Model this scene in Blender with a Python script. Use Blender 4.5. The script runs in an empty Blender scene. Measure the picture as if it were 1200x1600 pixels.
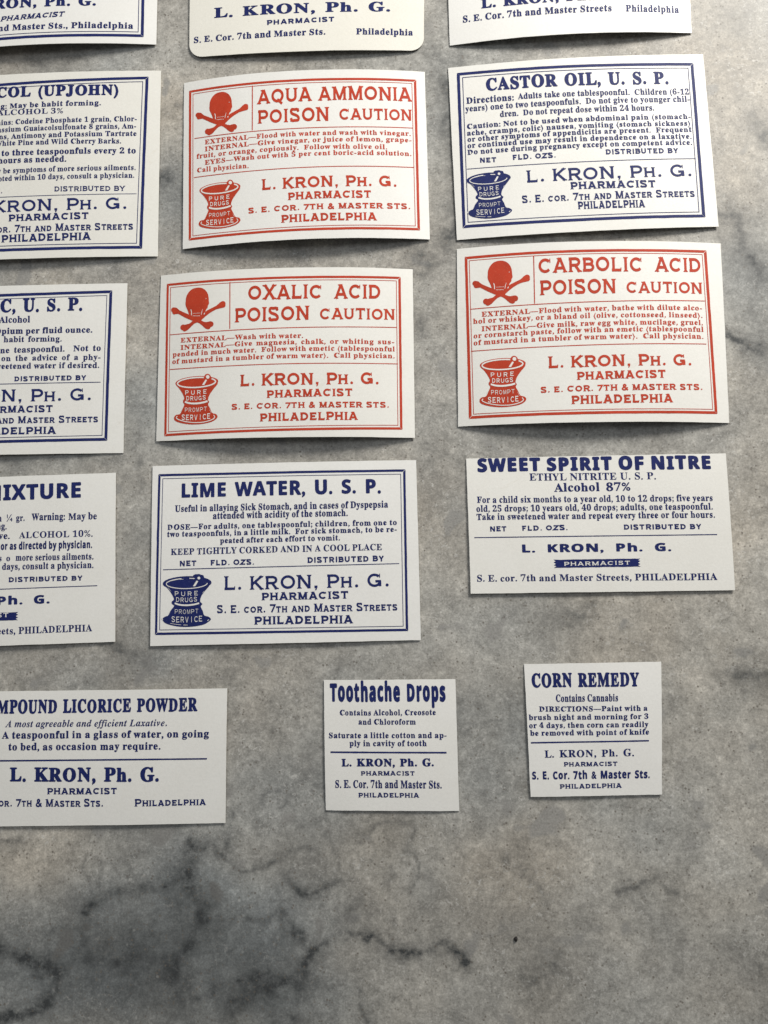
import bpy, math, random
import numpy as np
from mathutils import Matrix, Vector
from mathutils.geometry import delaunay_2d_cdt
random.seed(7)
rng = np.random.default_rng(11)
MM = 0.001
scene = bpy.context.scene
COL = scene.collection

# ---------------------------------------------------------------- camera
CAM_LOC=(10.718, -20.794, 149.177)
CAM_MAT=[[0.997429, 0.009869, 0.070981], [-0.0, 0.990473, -0.13771], [-0.071664, 0.137356, 0.987926]]

cam_data = bpy.data.cameras.new("camera")
cam = bpy.data.objects.new("camera", cam_data)
COL.objects.link(cam)
_m = Matrix([list(r) + [0.0] for r in CAM_MAT] + [[0, 0, 0, 1]])
_m.translation = Vector(CAM_LOC) * MM
cam.matrix_world = _m
cam_data.sensor_fit = 'VERTICAL'
cam_data.sensor_height = 24.0
cam_data.sensor_width = 18.0
cam_data.lens = 24.0 * 1209.0 / 1600.0
cam_data.clip_start = 0.005
cam_data.clip_end = 20.0
scene.camera = cam

# ---------------------------------------------------------------- light of the room
world = bpy.data.worlds.new("World")
scene.world = world
world.use_nodes = True
bg = world.node_tree.nodes["Background"]
bg.inputs[0].default_value = (0.95, 0.975, 1.0, 1)
bg.inputs[1].default_value = 0.14

def area_light(name, loc, aim, sx, sy, power, color, spread=180):
    d = bpy.data.lights.new(name, 'AREA')
    d.shape = 'RECTANGLE'; d.size = sx; d.size_y = sy
    d.energy = power; d.color = color
    o = bpy.data.objects.new(name, d); COL.objects.link(o)
    o.location = loc
    o.rotation_euler = (Vector(aim) - Vector(loc)).to_track_quat('-Z', 'Y').to_euler()
    d.spread = math.radians(spread)
    return o
area_light("window_light", (0.27, 0.40, 0.26), (0.04, 0.12, 0), 0.20, 0.16, 1.45, (1.0, 0.965, 0.905), 100)
area_light("ceiling_light", (-0.25, 0.30, 0.9), (0, 0.05, 0), 0.5, 0.5, 1.9, (0.90, 0.95, 1.0))

scene.view_settings.view_transform = 'Standard'
scene.view_settings.look = 'None'
scene.view_settings.exposure = 0.0
scene.view_settings.gamma = 1.0
scene.cycles.max_bounces = 6

# ---------------------------------------------------------------- measured layout (millimetres on the stone; paper fractions for the print)
SPECK=(23.69, -77.46)
LABELS=[('ammonia', [(-43.17, 93.72), (8.63, 93.26), (9.41, 55.96), (-41.98, 55.63)], 2.35, 0.15, [('B', [(0.023, 0.0543), (0.9647, 0.0517), (0.9621, 0.9504), (0.0259, 0.9549)], 0.0135, 0.0229, 0.0035),
 ('T', 'AQUA AMMONIA', 0.316, 0.1892, 0.9454, 0.1858, 0.0834, 'cop', 'heading'),
 ('T', 'POISON', 0.3192, 0.3088, 0.6118, 0.3129, 0.0834, 'cop', 'heading'),
 ('T', 'CAUTION', 0.6526, 0.3053, 0.943, 0.3043, 0.0673, 'cop', 'heading'),
 ('R', 0.2977, 0.0742, 0.2967, 0.3447, 0.0054),
 ('R', 0.0484, 0.3536, 0.944, 0.3473, 0.0046),
 ('R', 0.0471, 0.5873, 0.9449, 0.5824, 0.0046),
 ('T', 'EXTERNAL—Flood with water and wash with vinegar.', 0.0941, 0.3974, 0.9367, 0.3951, 0.0269, 'slab', 'printed_line'),
 ('T', 'INTERNAL—Give vinegar, or juice of lemon, grape-', 0.0941, 0.4391, 0.9387, 0.4339, 0.0269, 'slab', 'printed_line'),
 ('T', 'fruit, or orange, copiously.  Follow with olive oil.', 0.0585, 0.4769, 0.8415, 0.4799, 0.0269, 'slab', 'printed_line'),
 ('T', 'EYES—Wash out with 5 per cent boric-acid solution.', 0.0942, 0.5197, 0.9371, 0.5147, 0.0269, 'slab', 'printed_line'),
 ('T', 'Call physician.', 0.0606, 0.5594, 0.281, 0.5662, 0.0269, 'slab', 'printed_line'),
 ('P', 0.0687, 0.6252, 0.2461, 0.9056),
 ('K', 0.0529, 0.0916, 0.2803, 0.3465),
 ('T', 'L. KRON, Ph. G.', 0.334, 0.7045, 0.8738, 0.7004, 0.0646, 'copr', 'pharmacist_name'),
 ('T', 'PHARMACIST', 0.4402, 0.7715, 0.7721, 0.768, 0.0431, 'copb', 'printed_line'),
 ('T', 'S. E. COR. 7TH & MASTER STS.', 0.2783, 0.8339, 0.9256, 0.829, 0.0323, 'copb', 'printed_line'),
 ('T', 'PHILADELPHIA', 0.4122, 0.9003, 0.7942, 0.8985, 0.0444, 'copb', 'printed_line')]),
 ('castor', [(13.55, 94.14), (65.76, 94.27), (66.63, 56.45), (14.88, 55.63)], 1.1, 0.2, [('B', [(0.0328, 0.0365), (0.9589, 0.0517), (0.9522, 0.9473), (0.0245, 0.9377)], 0.0163, 0.0286, 0.0041),
 ('T', 'CASTOR OIL, U. S. P.', 0.1456, 0.1573, 0.856, 0.1739, 0.0695, 'fat', 'heading'),
 ('T', 'Directions:', 0.0646, 0.2251, 0.2519, 0.2301, 0.0354, 'fat2', 'printed_line'),
 ('T', 'Adults take one tablespoonful.  Children (6-12', 0.2676, 0.2251, 0.9317, 0.239, 0.0327, 'body', 'printed_line'),
 ('T', 'years) one to two teaspoonfuls.  Do not give to younger chil-', 0.0593, 0.272, 0.9319, 0.2825, 0.0327, 'body', 'printed_line'),
 ('T', 'dren.  Do not repeat dose within 24 hours.', 0.1939, 0.321, 0.7916, 0.3293, 0.0327, 'body', 'printed_line'),
 ('T', 'Caution: Not to be used when abdominal pain (stomach-', 0.0621, 0.3746, 0.9298, 0.3829, 0.0286, 'slabb', 'printed_line'),
 ('T', 'ache, cramps, colic) nausea, vomiting (stomach sickness)', 0.0607, 0.4125, 0.9256, 0.4223, 0.0286, 'slabb', 'printed_line'),
 ('T', 'or other symptoms of appendicitis are present.  Frequent', 0.0613, 0.4493, 0.929, 0.459, 0.0286, 'slabb', 'printed_line'),
 ('T', 'or continued use may result in dependence on a laxative.', 0.06, 0.4859, 0.9267, 0.4984, 0.0286, 'slabb', 'printed_line'),
 ('T', 'Do not use during pregnancy except on competent advice.', 0.0586, 0.5239, 0.9265, 0.5337, 0.0286, 'slabb', 'printed_line'),
 ('T', 'NET', 0.1065, 0.5765, 0.1695, 0.5802, 0.0286, 'ext', 'printed_line'),
 ('T', 'FLD. OZS.', 0.2337, 0.5754, 0.3991, 0.5783, 0.03, 'ext', 'printed_line'),
 ('T', 'DISTRIBUTED BY', 0.5923, 0.5754, 0.8699, 0.5812, 0.03, 'ext', 'printed_line'),
 ('R', 0.0539, 0.6063, 0.9348, 0.614, 0.0041),
 ('Q', 0.0489, 0.6269, 0.2215, 0.8963),
 ('T', 'L. KRON, Ph. G.', 0.2822, 0.7094, 0.9131, 0.7154, 0.0695, 'copm', 'pharmacist_name'),
 ('T', 'PHARMACIST', 0.4475, 0.7625, 0.7722, 0.7717, 0.0409, 'copb', 'printed_line'),
 ('T', 'S. E. cor. 7th and Master Streets', 0.2598, 0.8223, 0.9184, 0.8309, 0.0422, 'cops', 'printed_line'),
 ('T', 'PHILADELPHIA', 0.4711, 0.8753, 0.7272, 0.8821, 0.0422, 'copb', 'printed_line')]),
 ('upjohn', [(-112.32, 96.8), (-48.35, 96.87), (-47.31, 54.31), (-109.14, 54.1)], 1.35, 0.2, [('B', [(0.0566, 0.0599), (0.9587, 0.0338), (0.9473, 0.9605), (0.0585, 0.9587)], 0.0149, 0.0267, 0.0035),
 ('T', 'COL (UPJOHN)', 0.4342, 0.1259, 0.8581, 0.1338, 0.055, 'fat', 'heading'),
 ('T', 'Warning: May be habit forming.', 0.34, 0.1904, 0.7997, 0.1904, 0.0267, 'slabb', 'printed_line'),
 ('T', 'ALCOHOL 3%', 0.4385, 0.2265, 0.6701, 0.2309, 0.0291, 'light', 'printed_line'),
 ('T', 'Contains: Codeine Phosphate 1 grain, Chlor-', 0.3808, 0.2809, 0.9221, 0.2809, 0.0267, 'body', 'printed_line'),
 ('T', 'Potassium Guaiacolsulfonate 8 grains, Am-', 0.4007, 0.3206, 0.9201, 0.3206, 0.0267, 'body', 'printed_line'),
 ('T', 'ns, Antimony and Potassium Tartrate', 0.4473, 0.3589, 0.922, 0.361, 0.0267, 'body', 'printed_line'),
 ('T', 'White Pine and Wild Cherry Barks.', 0.4325, 0.3944, 0.8709, 0.4013, 0.0267, 'body', 'printed_line'),
 ('T', 'to three teaspoonfuls every 2 to', 0.4571, 0.4497, 0.9206, 0.4558, 0.0299, 'fat2', 'printed_line'),
 ('T', 'hours as needed.', 0.4449, 0.4902, 0.6846, 0.4941, 0.0299, 'fat2', 'printed_line'),
 ('T', 'may be symptoms of more serious ailments.', 0.4087, 0.5452, 0.9216, 0.5452, 0.0267, 'body', 'printed_line'),
 ('T', 'noted within 10 days, consult a physician.', 0.4327, 0.5865, 0.9172, 0.5865, 0.0267, 'body', 'printed_line'),
 ('T', 'FLD. OZS.', 0.3332, 0.6521, 0.4621, 0.6521, 0.0236, 'cop', 'printed_line'),
 ('T', 'DISTRIBUTED BY', 0.6452, 0.6526, 0.8875, 0.6569, 0.0267, 'cop', 'printed_line'),
 ('R', 0.1181, 0.6726, 0.9255, 0.6726, 0.0031),
 ('T', 'L. KRON, Ph. G.', 0.3421, 0.7525, 0.892, 0.7525, 0.0613, 'copm', 'pharmacist_name'),
 ('T', 'PHARMACIST', 0.4857, 0.8024, 0.7633, 0.8018, 0.0354, 'copb', 'printed_line'),
 ('T', 'S. E. cor. 7th and Master Streets', 0.3368, 0.8609, 0.9153, 0.8609, 0.0377, 'cops', 'printed_line'),
 ('T', 'PHILADELPHIA', 0.4618, 0.9127, 0.7734, 0.9109, 0.0393, 'copb', 'printed_line')]),
 ('opium', [(-109.08, 48.75), (-53.48, 48.52), (-52.77, 12.53), (-106.72, 12.31)], 0.6, 0.2, [('B', [(0.0783, 0.0573), (0.9439, 0.0423), (0.9387, 0.9288), (0.0803, 0.9375)], 0.0166, 0.029, 0.0035),
 ('T', 'C, U. S. P.', 0.5121, 0.1593, 0.8312, 0.1597, 0.0725, 'fat', 'heading'),
 ('T', 'Alcohol', 0.508, 0.2244, 0.6303, 0.2251, 0.0359, 'body', 'printed_line'),
 ('T', 'Opium per fluid ounce.', 0.4913, 0.2912, 0.8721, 0.294, 0.0331, 'fat2', 'printed_line'),
 ('T', 'habit forming.', 0.529, 0.3407, 0.7559, 0.3436, 0.0318, 'body', 'printed_line'),
 ('T', 'one teaspoonful.  Not to', 0.498, 0.4056, 0.9063, 0.4035, 0.0331, 'body', 'printed_line'),
 ('T', 'on the advice of a phy-', 0.5222, 0.4532, 0.906, 0.4571, 0.0318, 'body', 'printed_line'),
 ('T', 'sweetened water if desired.', 0.485, 0.4993, 0.9024, 0.505, 0.0318, 'body', 'printed_line'),
 ('T', 'DISTRIBUTED BY', 0.5759, 0.5752, 0.853, 0.5765, 0.029, 'ext', 'printed_line'),
 ('R', 0.1578, 0.5895, 0.9084, 0.5895, 0.0041),
 ('T', 'L. KRON, Ph. G.', 0.2496, 0.6947, 0.8728, 0.6947, 0.0718, 'copm', 'pharmacist_name'),
 ('T', 'PHARMACIST', 0.4271, 0.7589, 0.7273, 0.7589, 0.04, 'copb', 'printed_line'),
 ('T', 'S. E. cor. 7th and Master Streets', 0.2294, 0.8213, 0.9016, 0.8213, 0.0414, 'cops', 'printed_line'),
 ('T', 'PHILADELPHIA', 0.3822, 0.8848, 0.7438, 0.8848, 0.0414, 'copb', 'printed_line')]),
 ('mixture', [(-107.89, 7.07), (-54.1, 8.48), (-52.53, -25.06), (-105.39, -26.99)], 0.5, 0.2, [('T', 'MIXTURE', 0.4955, 0.1418, 0.8687, 0.1418, 0.0883, 'gothic', 'heading'),
 ('T', 'n', 0.548, 0.2686, 0.5649, 0.2696, 0.0373, 'body', 'printed_line'),
 ('T', '¼', 0.5836, 0.2706, 0.6067, 0.2712, 0.04, 'light', 'printed_line'),
 ('T', 'gr.', 0.6205, 0.2699, 0.6538, 0.271, 0.0359, 'body', 'printed_line'),
 ('T', 'Warning:', 0.6804, 0.2697, 0.8087, 0.2739, 0.04, 'condb', 'printed_line'),
 ('T', 'May be', 0.8215, 0.2745, 0.9299, 0.2773, 0.0386, 'body', 'printed_line'),
 ('T', 'ng.', 0.5457, 0.316, 0.5848, 0.3175, 0.0359, 'body', 'printed_line'),
 ('T', 've.', 0.5532, 0.3743, 0.5968, 0.376, 0.0359, 'body', 'printed_line'),
 ('T', 'ALCOHOL 10%.', 0.6323, 0.3745, 0.9148, 0.3805, 0.0373, 'light', 'printed_line'),
 ('T', 'or as directed by physician.', 0.5626, 0.4388, 0.9127, 0.4472, 0.04, 'csans', 'printed_line'),
 ('T', 's', 0.5551, 0.5052, 0.5667, 0.5058, 0.0331, 'body', 'printed_line'),
 ('T', 'o', 0.5844, 0.5068, 0.5995, 0.5076, 0.0331, 'body', 'printed_line'),
 ('T', 'more serious ailments.', 0.6207, 0.5067, 0.9182, 0.5162, 0.0359, 'body', 'printed_line'),
 ('T', 'days, consult a physician.', 0.5688, 0.5576, 0.9183, 0.5665, 0.0359, 'body', 'printed_line'),
 ('T', 'DISTRIBUTED BY', 0.5951, 0.6327, 0.8768, 0.6383, 0.029, 'ext', 'printed_line'),
 ('R', 0.1339, 0.6717, 0.9326, 0.6717, 0.0048),
 ('T', 'L. KRON, Ph. G.', 0.2027, 0.7626, 0.7531, 0.7626, 0.0469, 'extm', 'pharmacist_name'),
 ('N', 0.301, 0.8081, 0.6331, 0.8563),
 ('T', 'PHARMACIST', 0.3439, 0.8358, 0.5952, 0.8358, 0.0248, 'rev', 'printed_line'),
 ('T', 'S. E. cor. 7th and Master Streets, PHILADELPHIA', 0.0876, 0.9344, 0.914, 0.9344, 0.0386, 'romanb', 'printed_line')]),
 ('oxalic', [(-46.49, 50.07), (5.87, 49.66), (6.14, 14.61), (-46.01, 14.79)], 2.25, 0.15, [('B', [(0.0263, 0.0557), (0.9535, 0.0506), (0.9537, 0.9555), (0.0335, 0.9733)], 0.0137, 0.0234, 0.0036),
 ('T', 'OXALIC', 0.3633, 0.1894, 0.648, 0.1904, 0.0852, 'cop', 'heading'),
 ('T', 'ACID', 0.6968, 0.1898, 0.8746, 0.1869, 0.0852, 'cop', 'heading'),
 ('T', 'POISON', 0.3109, 0.3219, 0.6038, 0.3179, 0.0852, 'cop', 'heading'),
 ('T', 'CAUTION', 0.6437, 0.3152, 0.93, 0.3123, 0.0659, 'cop', 'heading'),
 ('R', 0.2892, 0.0756, 0.2921, 0.3573, 0.0055),
 ('R', 0.0464, 0.3711, 0.9377, 0.3566, 0.0047),
 ('R', 0.0501, 0.5802, 0.9388, 0.5728, 0.0047),
 ('T', 'EXTERNAL—Wash with water.', 0.0919, 0.4228, 0.5801, 0.4249, 0.0275, 'slab', 'printed_line'),
 ('T', 'INTERNAL—Give magnesia, chalk, or whiting sus-', 0.0926, 0.4669, 0.9263, 0.4567, 0.0275, 'slab', 'printed_line'),
 ('T', 'pended in much water.  Follow with emetic (tablespoonful', 0.0602, 0.5055, 0.9278, 0.4988, 0.0275, 'slab', 'printed_line'),
 ('T', 'of mustard in a tumbler of warm water).  Call physician.', 0.059, 0.5482, 0.9275, 0.5396, 0.0275, 'slab', 'printed_line'),
 ('P', 0.072, 0.6189, 0.2493, 0.9132),
 ('K', 0.0483, 0.0958, 0.2735, 0.3572),
 ('T', 'L. KRON, Ph. G.', 0.3362, 0.7016, 0.8656, 0.6956, 0.0687, 'copr', 'pharmacist_name'),
 ('T', 'PHARMACIST', 0.4401, 0.7733, 0.7663, 0.7648, 0.044, 'copb', 'printed_line'),
 ('T', 'S. E. COR. 7TH & MASTER STS.', 0.3042, 0.8361, 0.9035, 0.8294, 0.033, 'copb', 'printed_line'),
 ('T', 'PHILADELPHIA', 0.4144, 0.9084, 0.7877, 0.9025, 0.0467, 'copb', 'printed_line')]),
 ('carbolic', [(14.86, 53.74), (66.78, 52.88), (66.37, 16.54), (14.62, 16.77)], 2.2, 0.2, [('B', [(0.0297, 0.0505), (0.9435, 0.0443), (0.9566, 0.9537), (0.0407, 0.9616)], 0.0148, 0.0229, 0.0035),
 ('T', 'CARBOLIC', 0.3087, 0.1741, 0.6938, 0.1745, 0.0836, 'cop', 'heading'),
 ('T', 'ACID', 0.7424, 0.1744, 0.9172, 0.1713, 0.0809, 'cop', 'heading'),
 ('T', 'POISON', 0.3115, 0.2991, 0.5956, 0.2973, 0.0836, 'cop', 'heading'),
 ('T', 'CAUTION', 0.6345, 0.2959, 0.9207, 0.2918, 0.0634, 'cop', 'heading'),
 ('R', 0.2914, 0.0734, 0.2914, 0.3433, 0.0054),
 ('R', 0.0487, 0.3545, 0.9288, 0.3328, 0.0046),
 ('R', 0.0508, 0.5912, 0.9254, 0.5733, 0.0046),
 ('T', 'EXTERNAL—Flood with water, bathe with dilute alco-', 0.0921, 0.4019, 0.9157, 0.3861, 0.027, 'slab', 'printed_line'),
 ('T', 'hol or whiskey, or a bland oil (olive, cottonseed, linseed).', 0.0598, 0.4384, 0.9162, 0.4277, 0.027, 'slab', 'printed_line'),
 ('T', 'INTERNAL—Give milk, raw egg white, mucilage, gruel,', 0.0916, 0.4828, 0.9167, 0.4679, 0.027, 'slab', 'printed_line'),
 ('T', 'or cornstarch paste, follow with an emetic (tablespoonful', 0.0611, 0.5196, 0.9173, 0.5055, 0.027, 'slab', 'printed_line'),
 ('T', 'of mustard in a tumbler of warm water).  Call physician.', 0.0608, 0.5587, 0.916, 0.5445, 0.027, 'slab', 'printed_line'),
 ('P', 0.0808, 0.6286, 0.2544, 0.9071),
 ('K', 0.0586, 0.0887, 0.2761, 0.3416),
 ('T', 'L. KRON, Ph. G.', 0.3366, 0.7048, 0.8656, 0.694, 0.0634, 'copr', 'pharmacist_name'),
 ('T', 'PHARMACIST', 0.4406, 0.7726, 0.7673, 0.763, 0.0432, 'copb', 'printed_line'),
 ('T', 'S. E. COR. 7TH & MASTER STS.', 0.3077, 0.8373, 0.9031, 0.8258, 0.0324, 'copb', 'printed_line'),
 ('T', 'PHILADELPHIA', 0.4183, 0.9032, 0.7926, 0.896, 0.0459, 'copb', 'printed_line')]),
 ('lime', [(-46.58, 9.75), (6.34, 10.18), (7.05, -24.64), (-45.46, -25.88)], 0.55, 0.2, [('B', [(0.0232, 0.0476), (0.9595, 0.0525), (0.9552, 0.9501), (0.0175, 0.9413)], 0.0132, 0.0251, 0.0034),
 ('T', 'LIME WATER, U. S. P.', 0.115, 0.1832, 0.8678, 0.1833, 0.0766, 'gothic', 'heading'),
 ('T', 'Useful in allaying Sick Stomach, and in cases of Dyspepsia', 0.09, 0.265, 0.8925, 0.2667, 0.0357, 'condb', 'printed_line'),
 ('T', 'attended with acidity of the stomach.', 0.2362, 0.3102, 0.7431, 0.31, 0.0357, 'condb', 'printed_line'),
 ('T', 'DOSE—For adults, one tablespoonful; children, from one to', 0.0615, 0.3652, 0.923, 0.3662, 0.0291, 'slabb', 'printed_line'),
 ('T', 'two teaspoonfuls, in a little milk.  For sick stomach, to be re-', 0.0609, 0.4047, 0.9224, 0.4044, 0.0291, 'slabb', 'printed_line'),
 ('T', 'peated after each effort to vomit.', 0.2641, 0.4471, 0.7132, 0.445, 0.0291, 'slabb', 'printed_line'),
 ('T', 'KEEP TIGHTLY CORKED AND IN A COOL PLACE', 0.0759, 0.5058, 0.8667, 0.5037, 0.0343, 'romanb', 'printed_line'),
 ('T', 'NET', 0.1112, 0.5695, 0.174, 0.5697, 0.0304, 'ext', 'printed_line'),
 ('T', 'FLD. OZS.', 0.2285, 0.5694, 0.3923, 0.5693, 0.0304, 'ext', 'printed_line'),
 ('T', 'DISTRIBUTED BY', 0.5916, 0.5667, 0.8729, 0.5671, 0.0317, 'ext', 'printed_line'),
 ('R', 0.0466, 0.5862, 0.9285, 0.5813, 0.0046),
 ('Q', 0.0458, 0.6142, 0.2323, 0.9017),
 ('T', 'L. KRON, Ph. G.', 0.2793, 0.7058, 0.8885, 0.7072, 0.074, 'copm', 'pharmacist_name'),
 ('T', 'PHARMACIST', 0.4191, 0.7663, 0.7397, 0.7669, 0.041, 'copb', 'printed_line'),
 ('T', 'S. E. cor. 7th and Master Streets', 0.2528, 0.8312, 0.9174, 0.8371, 0.0436, 'cops', 'printed_line'),
 ('T', 'PHILADELPHIA', 0.3914, 0.8969, 0.7566, 0.9017, 0.0436, 'copb', 'printed_line')]),
 ('sweet', [(16.11, 10.32), (65.36, 10.59), (65.45, -15.39), (16.58, -15.93)], 0.3, 0.25, [('T', 'SWEET SPIRIT OF NITRE', 0.0426, 0.0992, 0.9397, 0.1098, 0.0933, 'gothicx', 'heading'),
 ('T', 'ETHYL NITRITE U. S. P.', 0.2439, 0.1768, 0.7287, 0.1839, 0.0519, 'light', 'printed_line'),
 ('T', 'Alcohol 87%', 0.3374, 0.2617, 0.6298, 0.265, 0.0588, 'body', 'printed_line'),
 ('T', 'For a child six months to a year old, 10 to 12 drops; five years', 0.0365, 0.3353, 0.9379, 0.3521, 0.0449, 'body', 'printed_line'),
 ('T', 'old, 25 drops; 10 years old, 40 drops; adults, one teaspoonful.', 0.0327, 0.4012, 0.9368, 0.414, 0.0449, 'body', 'printed_line'),
 ('T', 'Take in sweetened water and repeat every three or four hours.', 0.0325, 0.462, 0.9429, 0.4743, 0.0449, 'body', 'printed_line'),
 ('T', 'NET', 0.0838, 0.549, 0.1465, 0.5494, 0.038, 'ext', 'printed_line'),
 ('T', 'FLD. OZS.', 0.2074, 0.5479, 0.3818, 0.5485, 0.038, 'ext', 'printed_line'),
 ('T', 'DISTRIBUTED BY', 0.5967, 0.5517, 0.8887, 0.557, 0.038, 'ext', 'printed_line'),
 ('R', 0.0213, 0.592, 0.946, 0.5981, 0.0069),
 ('T', 'L. KRON, Ph. G.', 0.2042, 0.7055, 0.7715, 0.7102, 0.0553, 'extm', 'pharmacist_name'),
 ('N', 0.3228, 0.7624, 0.6525, 0.8228),
 ('T', 'PHARMACIST', 0.3624, 0.8089, 0.6121, 0.8056, 0.0277, 'rev', 'printed_line'),
 ('T', 'S. E. cor. 7th and Master Streets, PHILADELPHIA', 0.0264, 0.912, 0.937, 0.9245, 0.0467, 'romanb', 'printed_line')]),
 ('licorice', [(-86.79, -34.89), (-30.03, -33.82), (-29.71, -58.47), (-85.12, -60.22)], 0.35, 0.3, [('T', 'COMPOUND LICORICE POWDER', 0.1268, 0.165, 0.8999, 0.165, 0.0938, 'fatc', 'heading'),
 ('T', 'A most agreeable and efficient Laxative.', 0.2277, 0.2693, 0.7954, 0.2768, 0.0499, 'ital', 'printed_line'),
 ('T', 'A teaspoonful in a glass of water, on going', 0.2164, 0.3539, 0.9405, 0.3641, 0.0499, 'slabb', 'printed_line'),
 ('T', 'to bed, as occasion may require.', 0.2407, 0.441, 0.7745, 0.4507, 0.0499, 'slabb', 'printed_line'),
 ('R', 0.0649, 0.5174, 0.9348, 0.5254, 0.0117),
 ('T', 'L. KRON, Ph. G.', 0.2465, 0.6695, 0.7706, 0.6836, 0.0968, 'fat', 'pharmacist_name'),
 ('T', 'PHARMACIST', 0.3794, 0.7701, 0.6251, 0.7746, 0.0455, 'copb', 'printed_line'),
 ('T', 'S. E. Cor. 7th & Master Sts.', 0.0918, 0.8521, 0.5774, 0.8654, 0.0557, 'cops', 'printed_line'),
 ('T', 'Philadelphia', 0.6871, 0.8673, 0.9337, 0.8659, 0.0557, 'cops', 'printed_line')]),
 ('toothache', [(-11.44, -32.18), (13.48, -31.88), (13.88, -55.61), (-10.82, -55.91)], 0.25, 0.3, [('T', 'Toothache Drops', 0.0445, 0.1636, 0.9222, 0.165, 0.1272, 'csansx', 'heading'),
 ('T', 'Contains Alcohol, Creosote', 0.1189, 0.2741, 0.8454, 0.2747, 0.0411, 'slabb', 'printed_line'),
 ('T', 'and Chloroform', 0.2605, 0.3452, 0.6935, 0.3455, 0.0411, 'slabb', 'printed_line'),
 ('T', 'Saturate a little cotton and ap-', 0.0334, 0.4489, 0.9211, 0.4493, 0.0411, 'slabb', 'printed_line'),
 ('T', 'ply in cavity of tooth', 0.1897, 0.51, 0.7715, 0.5105, 0.0411, 'slabb', 'printed_line'),
 ('R', 0.0434, 0.5571, 0.918, 0.5613, 0.0127),
 ('T', 'L. KRON, Ph. G.', 0.1261, 0.6642, 0.8206, 0.6616, 0.0548, 'fat', 'pharmacist_name'),
 ('T', 'PHARMACIST', 0.2708, 0.7338, 0.6753, 0.7331, 0.0333, 'copb', 'printed_line'),
 ('T', 'S. E. Cor. 7th and Master Sts.', 0.076, 0.8275, 0.8749, 0.8292, 0.0568, 'condb', 'printed_line'),
 ('T', 'PHILADELPHIA', 0.2485, 0.8997, 0.7068, 0.8999, 0.0352, 'copb', 'printed_line')]),
 ('corn', [(26.33, -29.05), (51.46, -28.51), (50.4, -52.11), (26.9, -52.89)], 0.25, 0.25, [('T', 'CORN REMEDY', 0.0485, 0.1751, 0.8372, 0.1813, 0.0987, 'fatc', 'heading'),
 ('T', 'Contains Cannabis', 0.2219, 0.291, 0.6796, 0.2943, 0.0524, 'condb', 'printed_line'),
 ('T', 'DIRECTIONS—Paint with a', 0.0941, 0.3642, 0.895, 0.3707, 0.0383, 'slabb', 'printed_line'),
 ('T', 'brush night and morning for 3', 0.0144, 0.4262, 0.9015, 0.4323, 0.0383, 'slabb', 'printed_line'),
 ('T', 'or 4 days, then corn can readily', 0.0135, 0.4866, 0.9011, 0.4927, 0.0383, 'slabb', 'printed_line'),
 ('T', 'be removed with point of knife', 0.0188, 0.5441, 0.9057, 0.5502, 0.0383, 'slabb', 'printed_line'),
 ('R', 0.0212, 0.5976, 0.9033, 0.5974, 0.0111),
 ('T', 'L. KRON, Ph. G.', 0.121, 0.7091, 0.7912, 0.7092, 0.0524, 'bold', 'pharmacist_name'),
 ('T', 'PHARMACIST', 0.2615, 0.7782, 0.666, 0.7805, 0.0322, 'copb', 'printed_line'),
 ('T', 'S. E. Cor. 7th & Master Sts.', 0.0184, 0.8694, 0.9084, 0.8745, 0.0554, 'csans', 'printed_line'),
 ('T', 'PHILADELPHIA', 0.2252, 0.9427, 0.6986, 0.9442, 0.0342, 'copb', 'printed_line')]),
 ('topleft', [(-108.13, 148.41), (-50.35, 146.42), (-49.67, 103.1), (-106.0, 103.18)], 2.0, 0.15, [('B', [(0.0613, 0.0503), (0.9489, 0.0708), (0.9523, 0.9619), (0.0565, 0.969)], 0.0146, 0.0255, 0.0036),
 ('T', 'L. KRON, Ph. G.', 0.2105, 0.7915, 0.7671, 0.7915, 0.0492, 'fat', 'pharmacist_name'),
 ('T', 'PHARMACIST', 0.3887, 0.8644, 0.6486, 0.8519, 0.0273, 'copi', 'printed_line'),
 ('T', 'S. E. Cor. 7th and Master Sts., Philadelphia', 0.1026, 0.917, 0.9118, 0.917, 0.031, 'slabb', 'printed_line')]),
 ('topmid', [(-43.42, 144.24), (9.01, 140.98), (8.47, 98.35), (-42.19, 99.58)], 1.05, 0.2, [('R', 0.026, 0.6769, 0.0961, 0.6835, 0.0096),
 ('T', 'L. KRON, Ph. G.', 0.1089, 0.7986, 0.8593, 0.7875, 0.0502, 'fatw', 'pharmacist_name'),
 ('T', 'PHARMACIST', 0.3392, 0.8538, 0.6248, 0.8448, 0.0263, 'ext', 'printed_line'),
 ('T', 'S. E. Cor. 7th and Master Sts.', 0.0201, 0.9245, 0.5881, 0.9136, 0.0311, 'slabb', 'printed_line'),
 ('T', 'Philadelphia', 0.7172, 0.9149, 0.9542, 0.9177, 0.0311, 'slabb', 'printed_line')]),
 ('topright', [(13.21, 140.81), (64.11, 139.3), (63.75, 99.24), (13.95, 99.31)], 1.6, 0.2, [('T', 'L. KRON, Pharmacist.', 0.1364, 0.8147, 0.8722, 0.8139, 0.0499, 'fat', 'pharmacist_name'),
 ('T', 'S. E. Cor. 7th and Master Streets', 0.0583, 0.882, 0.6723, 0.8823, 0.0354, 'slabb', 'printed_line'),
 ('T', 'Philadelphia', 0.7301, 0.8842, 0.9509, 0.8887, 0.0354, 'slabb', 'printed_line')])]
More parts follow.
